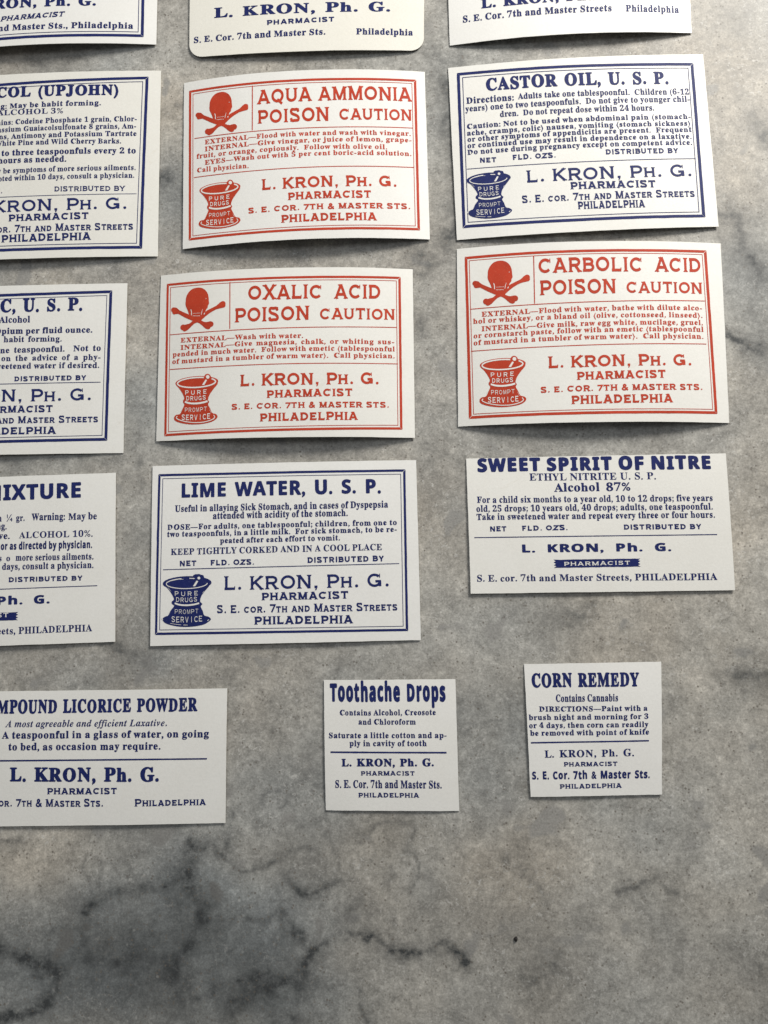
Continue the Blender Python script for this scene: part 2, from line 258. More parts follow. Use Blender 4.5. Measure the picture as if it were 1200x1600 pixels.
VEINS=[([(-74.6, -81.1), (-70.8, -82.1), (-67.0, -83.1), (-62.6, -84.6), (-60.9, -86.8), (-61.6, -90.1), (-65.2, -92.4), (-70.0, -93.9), (-73.6, -94.9)], 1.12, 0.8),
 ([(-67.0, -83.1), (-60.8, -84.4), (-54.7, -82.7), (-51.7, -82.9), (-48.6, -84.2), (-45.6, -82.5), (-42.0, -82.4), (-37.7, -85.0)], 1.0, 0.6),
 ([(-70.5, -86.5), (-66.8, -86.8), (-61.0, -85.1)], 0.75, 0.6),
 ([(-56.3, -80.6), (-55.9, -76.6), (-55.9, -73.5), (-52.2, -72.0), (-47.4, -70.8), (-41.9, -70.1), (-37.1, -68.8)], 0.88, 0.6),
 ([(-36.7, -61.4), (-36.2, -66.0), (-37.0, -70.0), (-34.5, -73.8), (-33.4, -76.6), (-34.9, -79.4), (-37.8, -82.8), (-39.1, -86.1), (-38.1, -88.3)], 1.62, 0.75),
 ([(-33.4, -75.5), (-29.6, -75.9), (-28.1, -75.3)], 1.0, 0.5),
 ([(-36.0, -64.3), (-34.6, -63.1), (-31.8, -63.1), (-29.9, -64.7), (-26.8, -66.9), (-23.8, -66.3), (-19.0, -64.5), (-14.3, -62.7)], 0.75, 0.6),
 ([(-29.9, -63.6), (-29.4, -60.2), (-28.9, -56.7)], 0.75, 0.4),
 ([(-34.6, -88.5), (-30.4, -87.8), (-26.9, -86.3), (-23.4, -85.6), (-21.6, -84.7)], 0.75, 0.8),
 ([(-28.2, -89.6), (-26.2, -90.1), (-24.5, -88.4), (-21.0, -87.2), (-18.1, -85.5), (-15.1, -87.0), (-16.2, -90.8), (-18.5, -93.0)], 1.38, 0.8),
 ([(-24.8, -75.5), (-21.2, -75.5), (-18.9, -74.6), (-17.0, -76.7), (-14.6, -78.8), (-13.4, -81.0), (-14.2, -83.7)], 0.75, 0.7),
 ([(-14.2, -82.7), (-11.7, -79.3), (-8.8, -77.8), (-4.7, -77.3), (-1.2, -77.9), (1.7, -80.0), (5.8, -80.2), (10.4, -79.2), (13.3, -80.2), (14.4, -81.8)], 0.88, 0.8),
 ([(-17.8, -68.4), (-15.3, -70.6), (-13.6, -70.9), (-11.2, -69.4), (-8.3, -68.2)], 0.75, 0.55),
 ([(-6.4, -73.7), (-3.5, -72.0)], 1.0, 0.4),
 ([(22.7, -64.2), (25.6, -66.3), (27.8, -68.5), (28.9, -70.3)], 1.0, 0.5),
 ([(42.5, -68.7), (45.9, -67.3), (48.8, -66.9), (51.4, -69.0)], 1.0, 0.5),
 ([(25.7, -84.7), (28.5, -84.0), (30.6, -82.4)], 1.38, 0.5),
 ([(65.1, -80.8), (67.1, -82.9)], 1.25, 0.4),
 ([(-4.6, -87.2), (-3.5, -90.4), (-2.9, -92.5)], 0.75, 0.5),
 ([(7.2, 53.3), (10.5, 54.6), (13.7, 56.5), (17.0, 57.1), (20.9, 57.6)], 1.38, 0.6),
 ([(-5.3, 57.2), (-0.0, 55.0), (5.2, 54.8)], 1.25, 0.5),
 ([(5.2, 49.2), (8.1, 48.2), (9.8, 50.5)], 1.12, 0.5),
 ([(6.5, 39.0), (7.7, 36.3)], 1.12, 0.4),
 ([(12.1, 90.9), (14.1, 86.4), (12.7, 80.6), (14.8, 71.9), (13.9, 66.3), (15.1, 57.9)], 1.38, 0.5),
 ([(9.3, 101.4), (12.2, 95.3), (13.5, 89.3)], 1.25, 0.35),
 ([(74.8, 80.4), (76.4, 77.5), (76.8, 74.0)], 1.12, 0.6),
 ([(66.6, 58.6), (69.7, 59.2), (71.4, 57.1), (71.7, 51.7), (74.4, 46.3), (76.8, 44.8)], 1.5, 0.55),
 ([(65.8, 34.7), (68.2, 34.0), (69.9, 32.0), (73.4, 31.2)], 1.5, 0.75),
 ([(72.8, 50.3), (74.3, 44.9), (75.5, 44.2)], 1.12, 0.4),
 ([(34.4, -20.4), (36.8, -19.6), (38.7, -18.4)], 1.25, 0.5),
 ([(64.9, -30.3), (67.6, -31.5), (70.5, -30.9)], 1.5, 0.5),
 ([(-53.3, -26.0), (-50.0, -27.2), (-48.0, -28.4)], 1.5, 0.5),
 ([(-47.3, 70.3), (-46.0, 72.5), (-44.1, 70.2), (-42.7, 68.7)], 1.38, 0.6),
 ([(-49.7, 87.4), (-46.2, 88.0), (-43.4, 88.6)], 1.0, 0.35),
 ([(-77.7, 100.3), (-71.9, 100.8), (-66.1, 101.2)], 1.12, 0.35),
 ([(70.4, 103.7), (73.6, 102.0), (73.9, 97.6)], 1.5, 0.25),
 ([(-31.7, -25.9), (-29.7, -29.6), (-30.8, -32.0)], 1.25, 0.3),
 ([(-73.4, -63.3), (-69.0, -63.0)], 0.75, 0.4),
 ([(-78.7, 12.0), (-70.5, 10.6), (-62.5, 11.8), (-54.5, 11.0)], 1.12, 0.3),
 ([(-52.6, 27.0), (-49.0, 21.5), (-49.9, 13.6), (-48.3, 5.7)], 1.25, 0.3)]
PATCHES=[(-48.5, -86.4, 41.2, 14.4, 0.55, -0.8), (-32.0, -76.0, 21.2, 11.2, 0.2, -0.5), (-61.2, -76.8, 22.5, 11.2, 0.2, -0.2), (-68.1, -66.1, 15.0, 6.2, -0.2, 0.6), (-35.7, -71.6, 11.2, 11.2, 0.15, -0.3), (65.8, 89.4, 16.2, 17.5, -0.28, 0.5), (7.7, 36.3, 6.2, 20.0, -0.05, -0.1), (13.4, 80.6, 4.4, 21.2, 0.2, -0.1), (72.1, 47.7, 7.5, 16.2, 0.2, -0.2), (-19.5, -37.9, 11.2, 11.2, -0.12, 0.3), (69.3, -32.6, 7.5, 6.2, 0.15, 0), (-6.0, -42.5, 7.5, 17.5, 0.04, -0.1), (-17.4, -88.7, 15.0, 7.5, 0.22, -0.4), (51.8, -60.9, 7.5, 5.0, 0.08, -0.3), (-44.8, 68.8, 5.0, 10.0, 0.18, -0.2), (24.1, -27.0, 22.5, 7.5, -0.02, 0), (-43.5, -29.6, 5.0, 3.1, 0.1, -0.4), (58.4, -64.0, 15.0, 15.0, -0.05, 0), (61.6, -84.1, 15.0, 10.0, 0.05, 0.4), (65.3, -4.3, 7.5, 7.5, -0.08, 0.2), (-76.4, 103.4, 18.8, 3.8, 0.05, 0.3), (-0.0, -58.5, 7.5, 5.0, 0.15, 0.3)]

# ---------------------------------------------------------------- helpers
def mesh_obj(name, verts, faces, mat, parent=None, smooth=False):
    me = bpy.data.meshes.new(name)
    me.from_pydata([tuple(map(float, v)) for v in verts], [], [tuple(int(i) for i in f) for f in faces])
    me.materials.append(mat)
    if smooth:
        me.polygons.foreach_set('use_smooth', [True] * len(me.polygons))
    me.update()
    o = bpy.data.objects.new(name, me)
    COL.objects.link(o)
    if parent: o.parent = parent
    return o

def fade(t): return t * t * t * (t * (t * 6 - 15) + 10)
def vnoise(x, y, seed):
    """plain value noise on numpy arrays, -1..1"""
    g = np.random.default_rng(seed).random((256, 256)) * 2 - 1
    xi = np.floor(x).astype(int); yi = np.floor(y).astype(int)
    fx = fade(x - xi); fy = fade(y - yi)
    a = g[xi & 255, yi & 255]; b = g[(xi + 1) & 255, yi & 255]
    c = g[xi & 255, (yi + 1) & 255]; d = g[(xi + 1) & 255, (yi + 1) & 255]
    return (a * (1 - fx) + b * fx) * (1 - fy) + (c * (1 - fx) + d * fx) * fy
def fbm(x, y, scale, seed, octs=4):
    s = 0; a = 1.0; n = 0
    for k in range(octs):
        s = s + a * vnoise(x / scale * 2 ** k + 17.3 * k, y / scale * 2 ** k - 9.1 * k, seed + k)
        n += a; a *= 0.55
    return s / n

class NT:
    def __init__(self, name):
        self.m = bpy.data.materials.new(name); self.m.use_nodes = True
        self.t = self.m.node_tree
        self.b = self.t.nodes['Principled BSDF']
        self.tc = self.t.nodes.new('ShaderNodeTexCoord')
    def n(self, kind, **kw):
        x = self.t.nodes.new(kind)
        for k, v in kw.items():
            if k in x.inputs: x.inputs[k].default_value = v
            else: setattr(x, k, v)
        return x
    def l(self, a, b): self.t.links.new(a, b)
    def noise(self, size_mm, detail=4, rough=0.55, coord='Object', distort=0.0):
        x = self.n('ShaderNodeTexNoise')
        x.inputs['Scale'].default_value = 1000.0 / size_mm
        x.inputs['Detail'].default_value = detail
        x.inputs['Roughness'].default_value = rough
        x.inputs['Distortion'].default_value = distort
        self.l(self.tc.outputs[coord], x.inputs['Vector'])
        return x.outputs['Fac']
    def ramp(self, fac, pts):
        r = self.n('ShaderNodeValToRGB')
        e = r.color_ramp.elements
        while len(e) < len(pts): e.new(0.5)
        for i, (p, c) in enumerate(pts):
            e[i].position = p
            e[i].color = (c, c, c, 1) if not isinstance(c, tuple) else (*c, 1)
        self.l(fac, r.inputs[0])
        return r.outputs[0]
    def mix(self, fac, a, b, mode='MIX'):
        x = self.t.nodes.new('ShaderNodeMix'); x.data_type = 'RGBA'; x.blend_type = mode
        x.clamp_result = False
        for s, v in ((x.inputs[0], fac), (x.inputs[6], a), (x.inputs[7], b)):
            if isinstance(v, (int, float)): s.default_value = v
            elif isinstance(v, tuple): s.default_value = (*v, 1)
            else: self.l(v, s)
        return x.outputs[2]
    def math(self, op, a, b):
        x = self.n('ShaderNodeMath', operation=op)
        for s, v in ((x.inputs[0], a), (x.inputs[1], b)):
            if isinstance(v, (int, float)): s.default_value = v
            else: self.l(v, s)
        return x.outputs[0]
    def bump(self, h, strength, dist_mm):
        x = self.n('ShaderNodeBump')
        x.inputs['Strength'].default_value = strength
        x.inputs['Distance'].default_value = dist_mm * MM
        self.l(h, x.inputs['Height'])
        self.l(x.outputs['Normal'], self.b.inputs['Normal'])

# ---------------------------------------------------------------- materials
def make_marble():
    k = NT('grey_marble')
    at = k.n('ShaderNodeAttribute', attribute_name='stone')
    sep = k.n('ShaderNodeSeparateColor'); k.l(at.outputs['Color'], sep.inputs[0])
    vein, warm, light = sep.outputs[0], sep.outputs[1], sep.outputs[2]
    big = k.noise(26, 5, 0.6, distort=0.6)
    c = k.mix(k.ramp(big, [(0.36, 0.0), (0.66, 1.0)]), (0.262, 0.250, 0.228), (0.378, 0.356, 0.318))
    c = k.mix(warm, k.mix(1.0, c, (0.90, 1.0, 1.10), 'MULTIPLY'), k.mix(1.0, c, (1.08, 1.0, 0.90), 'MULTIPLY'))
    # mottled crystals, a few millimetres across
    mid = k.noise(3.8, 9, 0.80, distort=0.35)
    c = k.mix(1.0, c, k.ramp(mid, [(0.34, 0.70), (0.46, 0.94), (0.55, 1.07), (0.68, 1.34)]), 'MULTIPLY')
    sm = k.noise(1.15, 7, 0.82, distort=0.2)
    c = k.mix(1.0, c, k.ramp(sm, [(0.34, 0.74), (0.50, 0.98), (0.64, 1.30)]), 'MULTIPLY')
    clouds = k.noise(11, 6, 0.68, distort=0.5)
    c = k.mix(1.0, c, k.ramp(clouds, [(0.34, 0.85), (0.48, 1.0), (0.58, 1.03), (0.68, 1.13)]), 'MULTIPLY')
    # pale crystal grains in drifts
    gm = k.math('MULTIPLY', k.ramp(k.noise(0.80, 4, 0.7, distort=0.6), [(0.565, 0.0), (0.63, 1.0)]), k.ramp(k.noise(8, 4, 0.65), [(0.44, 0.05), (0.60, 0.6)]))
    c = k.mix(gm, c, (0.52, 0.51, 0.48))
    # smooth grey pools
    pool = k.noise(9.0, 2, 0.45, distort=0.3)
    c = k.mix(k.ramp(pool, [(0.64, 0.0), (0.68, 0.75)]), c, (0.235, 0.229, 0.216))
    # patches and light areas
    c = k.mix(1.0, c, k.ramp(light, [(0.0, 0.36), (0.5, 1.0), (1.0, 1.36)]), 'MULTIPLY')
    # veins
    vr = k.math('MULTIPLY', vein, k.ramp(k.noise(1.4, 6, 0.8), [(0.30, 1.5), (0.50, 1.0), (0.70, 0.35)]))
    c = k.mix(vr, c, (0.042, 0.045, 0.046))
    # pores and white flecks
    pores = k.n('ShaderNodeTexVoronoi', feature='F1'); pores.inputs['Scale'].default_value = 1000 / 0.85
    pores.inputs['Randomness'].default_value = 1.0
    k.l(k.tc.outputs['Object'], pores.inputs['Vector'])
    pm = k.math('MULTIPLY', k.ramp(pores.outputs['Distance'], [(0.15, 1.0), (0.30, 0.0)]),
                k.ramp(k.noise(2.0, 4, 0.7), [(0.46, 0.0), (0.60, 0.85)]))
    c = k.mix(pm, c, (0.125, 0.110, 0.092))
    fl = k.n('ShaderNodeTexVoronoi', feature='F1'); fl.inputs['Scale'].default_value = 1000 / 1.3
    mp = k.n('ShaderNodeMapping'); mp.inputs['Location'].default_value = (0.3, 0.7, 0)
    k.l(k.tc.outputs['Object'], mp.inputs[0]); k.l(mp.outputs[0], fl.inputs['Vector'])
    fm = k.math('MULTIPLY', k.ramp(fl.outputs['Distance'], [(0.12, 1.0), (0.26, 0.0)]),
                k.ramp(k.noise(5, 3, 0.6), [(0.58, 0.0), (0.70, 0.35)]))
    c = k.mix(fm, c, (0.55, 0.54, 0.50))
    gr = k.noise(0.38, 2, 0.6)
    c = k.mix(1.0, c, k.ramp(gr, [(0.25, 0.80), (0.75, 1.20)]), 'MULTIPLY')
    k.l(c, k.b.inputs['Base Color'])
    rr = k.ramp(mid, [(0.3, 0.42), (0.7, 0.58)])
    k.l(rr, k.b.inputs['Roughness'])
    k.b.inputs['Specular IOR Level'].default_value = 0.35
    k.bump(k.math('ADD', k.math('MULTIPLY', sm, 0.6), k.math('MULTIPLY', gr, 0.25)), 0.35, 0.08)
    return k.m
M_MARBLE = make_marble()

def make_paper(name, col):
    k = NT(name)
    f = k.noise(0.5, 4, 0.7); g = k.noise(7, 3, 0.6); s = k.noise(0.9, 2, 0.5)
    c = k.mix(k.ramp(g, [(0.35, 0.0), (0.7, 1.0)]), col, tuple(v * w for v, w in zip(col, (0.975, 0.972, 0.965))))
    c = k.mix(1.0, c, k.ramp(f, [(0.25, 0.955), (0.75, 1.035)]), 'MULTIPLY')
    c = k.mix(k.ramp(s, [(0.76, 0.0), (0.82, 0.3)]), c, (0.45, 0.40, 0.33))
    k.l(c, k.b.inputs['Base Color'])
    # each sheet has aged a little differently; a few faint handling marks and fibres
    oi = k.n('ShaderNodeObjectInfo')
    c = k.mix(1.0, c, k.ramp(oi.outputs['Random'], [(0.0, (1.02, 1.02, 1.03)), (0.5, (1.0, 0.995, 0.985)), (1.0, (0.975, 0.965, 0.935))]), 'MULTIPLY')
    st = k.math('MULTIPLY', k.ramp(k.noise(5.5, 5, 0.7, distort=1.5), [(0.60, 0.0), (0.70, 0.16)]), k.ramp(k.noise(21, 2, 0.5), [(0.48, 0.0), (0.6, 1.0)]))
    c = k.mix(st, c, (0.50, 0.44, 0.33))
    fb = k.noise(0.34, 5, 0.8, distort=3.0)
    c = k.mix(1.0, c, k.ramp(fb, [(0.36, 0.93), (0.46, 1.0), (0.60, 1.0), (0.70, 1.05)]), 'MULTIPLY')
    k.l(c, k.b.inputs['Base Color'])
    k.b.inputs['Roughness'].default_value = 0.46
    k.b.inputs['Specular IOR Level'].default_value = 0.4
    k.bump(k.math('ADD', f, k.math('MULTIPLY', fb, 0.6)), 0.45, 0.03)
    return k.m
M_PAPER = make_paper('label_paper', (0.715, 0.708, 0.675))
M_PAPERC = make_paper('cream_label_paper', (0.705, 0.69, 0.63))

def make_ink(name, col, pale):
    k = NT(name)
    a = k.noise(0.22, 3, 0.7); b = k.noise(3.0, 3, 0.6)
    c = k.mix(k.ramp(b, [(0.3, 0.0), (0.7, 0.5)]), col, tuple(v * 1.5 for v in col))
    c = k.mix(k.ramp(a, [(0.57, 0.0), (0.72, 0.55)]), c, pale)
    k.l(c, k.b.inputs['Base Color'])
    k.b.inputs['Roughness'].default_value = 0.55
    k.b.inputs['Specular IOR Level'].default_value = 0.15
    return k.m
M_BLUE = make_ink('blue_ink', (0.008, 0.014, 0.086), (0.07, 0.08, 0.19))
M_RED = make_ink('red_ink', (0.375, 0.036, 0.014), (0.52, 0.15, 0.08))
k = NT('dark_crumb'); k.b.inputs['Base Color'].default_value = (0.012, 0.010, 0.009, 1); k.b.inputs['Roughness'].default_value = 0.7
M_CRUMB = k.m

# ---------------------------------------------------------------- the marble top
def build_top():
    def axis(lo, hi, step, far_lo, far_hi):
        a = list(np.arange(lo, hi + 1e-6, step))
        pre = [far_lo, (far_lo * 2 + lo) / 3, (far_lo + lo * 3) / 4]
        post = [(far_hi + hi * 3) / 4, (far_hi * 2 + hi) / 3, far_hi]
        return np.array(pre + a + post)
    xs = axis(-104, 92, 0.42, -420, 380)
    ys = axis(-104, 136, 0.42, -330, 420)
    X, Y = np.meshgrid(xs, ys, indexing='ij')
    # warped coordinates so the drawn veins wander like stone
    wx = X + 0.8 * fbm(X, Y, 6, 31, 4) + 0.9 * fbm(X, Y, 1.7, 51, 3)
    wy = Y + 0.8 * fbm(X, Y, 6, 41, 4) + 0.9 * fbm(X, Y, 1.7, 61, 3)
    vein = np.zeros_like(X)
    mod = np.clip(0.90 + 0.95 * fbm(X, Y, 2.6, 71, 5), 0.15, 1.4)
    for pts, w, st in VEINS:
        p = np.array(pts)
        lo = p.min(0) - 4 - 12 * w; hi = p.max(0) + 4 + 12 * w
        m = (X > lo[0]) & (X < hi[0]) & (Y > lo[1]) & (Y < hi[1])
        if not m.any(): continue
        x = wx[m]; y = wy[m]; d = np.full(x.shape, 1e9)
        for a, b in zip(p[:-1], p[1:]):
            ab = b - a; L2 = max((ab ** 2).sum(), 1e-6)
            t = np.clip(((x - a[0]) * ab[0] + (y - a[1]) * ab[1]) / L2, 0, 1)
            d = np.minimum(d, np.hypot(x - a[0] - t * ab[0], y - a[1] - t * ab[1]))
        v = st * (0.50 * np.exp(-(d / (w * 0.75)) ** 2) + 0.40 * np.exp(-(d / (w * 2.0)) ** 2) + 0.13 * np.exp(-(d / (w * 4.5)) ** 2))
        vein[m] = 1 - (1 - vein[m]) * (1 - np.clip(v * mod[m], 0, .95))
    # stray hair veins over the rest of the slab
    r = np.abs(fbm(X, Y, 34, 81, 5)) ; gate = np.clip(fbm(X, Y, 60, 91, 2) * 2.2, 0, 1)
    vein = np.maximum(vein, 0.38 * np.exp(-(r / 0.018) ** 2) * gate * mod)
    light = np.full(X.shape, 0.5); warm = 0.5 + 0.35 * fbm(X, Y, 22, 101, 3)
    q = 1.0 + 0.45 * fbm(X, Y, 9, 111, 4)
    for cx, cy, rx, ry, dk, wm in PATCHES:
        g = np.exp(-(((X - cx) / rx) ** 2 + ((Y - cy) / ry) ** 2) * 1.2 * q)
        light -= 0.62 * dk * g; warm += 0.5 * wm * g
    light += 0.10 * fbm(X, Y, 12, 121, 4)
    nx, ny = X.shape
    co = np.zeros((nx * ny, 3)); co[:, 0] = X.ravel(); co[:, 1] = Y.ravel(); co *= MM
    idx = np.arange(nx * ny).reshape(nx, ny)
    f = np.stack([idx[:-1, :-1], idx[1:, :-1], idx[1:, 1:], idx[:-1, 1:]], -1).reshape(-1, 4)
    # underside and edges (30 mm slab)
    n0 = nx * ny
    ring = list(idx[:, 0]) + list(idx[-1, 1:]) + list(idx[-2::-1, -1]) + list(idx[0, -2:0:-1])
    low = co[ring].copy(); low[:, 2] = -0.030
    co = np.vstack([co, low])
    R = len(ring)
    sides = [(ring[i], n0 + i, n0 + (i + 1) % R, ring[(i + 1) % R]) for i in range(R)]
    me = bpy.data.meshes.new('marble_top')
    me.from_pydata(co.tolist(), [], f.tolist() + sides + [tuple(n0 + i for i in range(R - 1, -1, -1))])
    me.materials.append(M_MARBLE)
    att = me.color_attributes.new('stone', 'FLOAT_COLOR', 'POINT')
    data = np.zeros((len(co), 4)); data[:, 3] = 1; data[:, 1:3] = 0.5
    data[:n0, 0] = np.clip(vein, 0, 1).ravel(); data[:n0, 1] = np.clip(warm, 0, 1).ravel(); data[:n0, 2] = np.clip(light, 0, 1).ravel()
    att.data.foreach_set('color', data.ravel())
    me.update()
    o = bpy.data.objects.new('countertop', me); COL.objects.link(o)
    o['kind'] = 'structure'
    return o
build_top()

# ---------------------------------------------------------------- type: outlines of the built-in face, and a drawn engraver's gothic
def uni(ch, fam):
    o = ord(ch)
    if fam == 'serif':
        if 'A' <= ch <= 'Z': return chr(0x1D400 + o - 65)
        if 'a' <= ch <= 'z': return chr(0x1D41A + o - 97)
        if '0' <= ch <= '9': return chr(0x1D7CE + o - 48)
    if fam == 'sans':
        if 'A' <= ch <= 'Z': return chr(0x1D5D4 + o - 65)
        if 'a' <= ch <= 'z': return chr(0x1D5EE + o - 97)
        if '0' <= ch <= '9': return chr(0x1D7EC + o - 48)
    if fam == 'ital':
        if 'A' <= ch <= 'Z': return chr(0x1D468 + o - 65)
        if 'a' <= ch <= 'z': return chr(0x1D482 + o - 97)
    return ch
CAPH = {'serif': 0.678, 'sans': 0.714, 'ital': 0.678}
_raw = {}
def letters(fam):
    return sorted({c for L in LABELS for it in L[4] if it[0] == 'T' and STY[it[7]][0] == fam for c in it[1]} - {' ', '\u2014'})
def outline(body, off, res):
    c = bpy.data.curves.new('t', 'FONT'); c.body = body; c.resolution_u = res; c.offset = off; c.space_line = 4.0
    o = bpy.data.objects.new('t', c)
    me = o.to_mesh()
    v = np.array([(q.co.x, q.co.y) for q in me.vertices]).reshape(-1, 2)
    f = [tuple(q.vertices) for q in me.polygons]
    o.to_mesh_clear(); bpy.data.objects.remove(o); bpy.data.curves.remove(c)
    return v, f
def convert(fam, off, res, bar=''):
    """outlines of every letter used, one letter to a line, split back into letters"""
    key = (fam, off, res, bar)
    if key in _raw: return _raw[key]
    if 'pitch' not in _raw: _raw['pitch'] = outline('H\nH', 0.0, 1)[0][:, 1].min() * -1
    pitch = _raw['pitch']
    chs = letters(fam)
    v, f = outline('\n'.join(uni(c, fam) + bar for c in chs), off, res)
    rows = {}
    for t in f:
        k = int(round(-(sum(v[i][1] for i in t) / len(t) - 0.25) / pitch))
        rows.setdefault(k, []).append(t)
    out = {}
    for k, ts in rows.items():
        used = sorted({i for t in ts for i in t}); mp = {j: i for i, j in enumerate(used)}
        g = v[used] + (0, k * pitch)
        out[chs[k]] = (g, [tuple(mp[i] for i in t) if area2([g[mp[i]] for i in t]) > 0 else tuple(mp[i] for i in t)[::-1] for t in ts])
    _raw[key] = out
    return out
def area2(a):
    s = 0.0; x0, y0 = a[-1]
    for x, y in a: s += x0 * y - x * y0; x0, y0 = x, y
    return s
_bar = None
def font_glyph(ch, fam, off, res):
    global _bar
    if _bar is None: _bar = outline('|', 0.0, 1)[0][:, 0].max()
    if ch == ' ': return np.zeros((0, 2)), [], 0.37
    if ch == '\u2014':
        return np.array([(0, .29), (1.35, .29), (1.35, .39), (0, .39)]), [(0, 1, 2, 3)], 1.35
    s = 1.0 / CAPH[fam]
    adv = convert(fam, 0.0, 1, '|')[ch][0][:, 0].max() - _bar
    if ch in '.,:;': off += 0.014
    v, f = convert(fam, off, res)[ch]
    return v * s, f, (adv + max(off, 0) * 0.9) * s

_heavy = {}
def heavy_glyph(ch, fam, dx, dy, res):
    """a bolder cut of the letter: the outline swept round a small ellipse, as one clean shape"""
    key = (ch, fam, dx, dy, res)
    if key in _heavy: return _heavy[key]
    v, f, a = font_glyph(ch, fam, 0.0, res)
    if len(f):
        P = []
        n = 6 if res > 1 else 4
        for i in range(n):
            s = np.array((dx * math.cos(i * 2 * math.pi / n + .72), dy * math.sin(i * 2 * math.pi / n + .72)))
            P += [[v[j] + s for j in t] for t in f]
        v, f = union(P)
    _heavy[key] = (v, f, a + dx * 1.6)
    return _heavy[key]

def arc(cx, cy, rx, ry, a0, a1, n=14):
    return [(cx + rx * math.cos(math.radians(a0 + (a1 - a0) * i / n)), cy + ry * math.sin(math.radians(a0 + (a1 - a0) * i / n))) for i in range(n + 1)]
def spline(P, n=5):
    P = [np.array(p, float) for p in P]; Q = [P[0] * 2 - P[1]] + P + [P[-1] * 2 - P[-2]]; out = []
    for i in range(1, len(Q) - 2):
        for k in range(n):
            t = k / n; a, b, c, d = Q[i - 1:i + 3]
            out.append(tuple(0.5 * (2 * b + (c - a) * t + (2 * a - 5 * b + 4 * c - d) * t * t + (3 * b - 3 * c + d - a) * t ** 3)))
    return out + [tuple(P[-1])]
def ribbon(pts, t):
    pts = np.array(pts, float)
    keep = [0] + [i for i in range(1, len(pts)) if np.linalg.norm(pts[i] - pts[i - 1]) > 1e-4]
    pts = pts[keep]; closed = np.allclose(pts[0], pts[-1], atol=1e-4)
    d = np.diff(pts, axis=0); d /= np.maximum(np.linalg.norm(d, axis=1)[:, None], 1e-9)
    nrm = np.stack([-d[:, 1], d[:, 0]], 1)
    q = []
    N = len(pts)
    for i in range(N):
        a = nrm[i - 1] if i > 0 else (nrm[-1] if closed else nrm[0])
        b = nrm[i] if i < N - 1 else (nrm[0] if closed else nrm[-1])
        m = a + b; m /= max(np.linalg.norm(m), 1e-6)
        c = max(float(m @ b), 0.35)
        q.append((pts[i] + m * t / 2 / c, pts[i] - m * t / 2 / c))
    out = []
    for i in range(N - 1):
        Q = [q[i][1], q[i + 1][1], q[i + 1][0], q[i][0]]
        cr = [float(np.cross(Q[(j + 1) % 4] - Q[j], Q[(j + 2) % 4] - Q[(j + 1) % 4])) for j in range(4)]
        if min(cr) > 1e-5: out.append(Q); continue
        n = nrm[i] * t / 2                        # too tight for a mitre: plain bar with round joints
        out.append([pts[i] - n, pts[i + 1] - n, pts[i + 1] + n, pts[i] + n])
        for j in (i, i + 1):
            if 0 < j < N - 1 or closed:
                out.append([pts[j] + t / 2 * np.array((math.cos(a), math.sin(a))) for a in np.linspace(0, 2 * math.pi, 11)[:-1]])
    return out
def union(polys):
    """one clean triangulated shape covering all the polygons, keeping only its outline vertices"""
    vs = []; fs = []
    for p in polys:
        p = [(float(x), float(y)) for x, y in p]
        s = area2(p)
        if abs(s) < 2e-9: continue
        if s < 0: p = p[::-1]
        fs.append(list(range(len(vs), len(vs) + len(p)))); vs += [Vector(q) for q in p]
    V, E, Fc, ov, oe, of = delaunay_2d_cdt(vs, [], fs, 0, 1e-5)
    # keep the triangles whose middle lies in at least one of the polygons
    VV = np.array([tuple(q) for q in V]); C = VV[np.array([tuple(f) for f in Fc])].mean(1)
    A = np.array([tuple(vs[i]) for q in fs for i in q]); B = np.array([tuple(vs[i]) for q in fs for i in q[1:] + q[:1]])
    starts = np.cumsum([0] + [len(q) for q in fs[:-1]])
    inside = np.zeros(len(C), bool)
    dy = B[:, 1] - A[:, 1]; dy[dy == 0] = 1e-12
    for s in range(0, len(C), 400):
        c = C[s:s + 400]
        up = (A[None, :, 1] > c[:, 1:2]) != (B[None, :, 1] > c[:, 1:2])
        xr = A[None, :, 0] + (c[:, 1:2] - A[None, :, 1]) / dy * (B - A)[None, :, 0]
        inside[s:s + 400] = (np.add.reduceat((up & (xr > c[:, 0:1])).astype(np.int32), starts, axis=1) % 2 == 1).any(1)
    cnt = {}
    for f, o in zip(Fc, inside):
        if not o: continue
        for k in range(len(f)):
            e = (f[k], f[(k + 1) % len(f)]); e = e if e[0] < e[1] else (e[1], e[0])
            cnt[e] = cnt.get(e, 0) + 1
    rim = [e for e, c in cnt.items() if c == 1]
    used = sorted({i for e in rim for i in e}); mp = {j: i for i, j in enumerate(used)}
    walls = {(min(mp[a], mp[b]), max(mp[a], mp[b])) for a, b in rim}
    V, E, Fc, ov, oe, of = delaunay_2d_cdt([V[i] for i in used], list(walls), [], 0, 1e-7)
    if len(V) != len(used): walls = {tuple(sorted((mo[a], mo[b]))) for mo in [{j: i for i, o in enumerate(ov) for j in o}] for a, b in walls}
    by = {}
    for n, f in enumerate(Fc):
        for k in range(3):
            e = tuple(sorted((f[k], f[(k + 1) % 3]))); by.setdefault(e, []).append(n)
    state = {}
    todo = []
    for e, ts in by.items():
        if len(ts) == 1 and ts[0] not in state: state[ts[0]] = e in walls; todo.append(ts[0])
    while todo:
        n = todo.pop(); f = Fc[n]
        for k in range(3):
            e = tuple(sorted((f[k], f[(k + 1) % 3])))
            for m in by[e]:
                if m not in state: state[m] = state[n] ^ (e in walls); todo.append(m)
    v = [tuple(q) for q in V]
    out = [tuple(f) if area2([v[i] for i in f]) > 0 else tuple(f)[::-1] for n, f in enumerate(Fc) if state.get(n)]
    return np.array(v), out

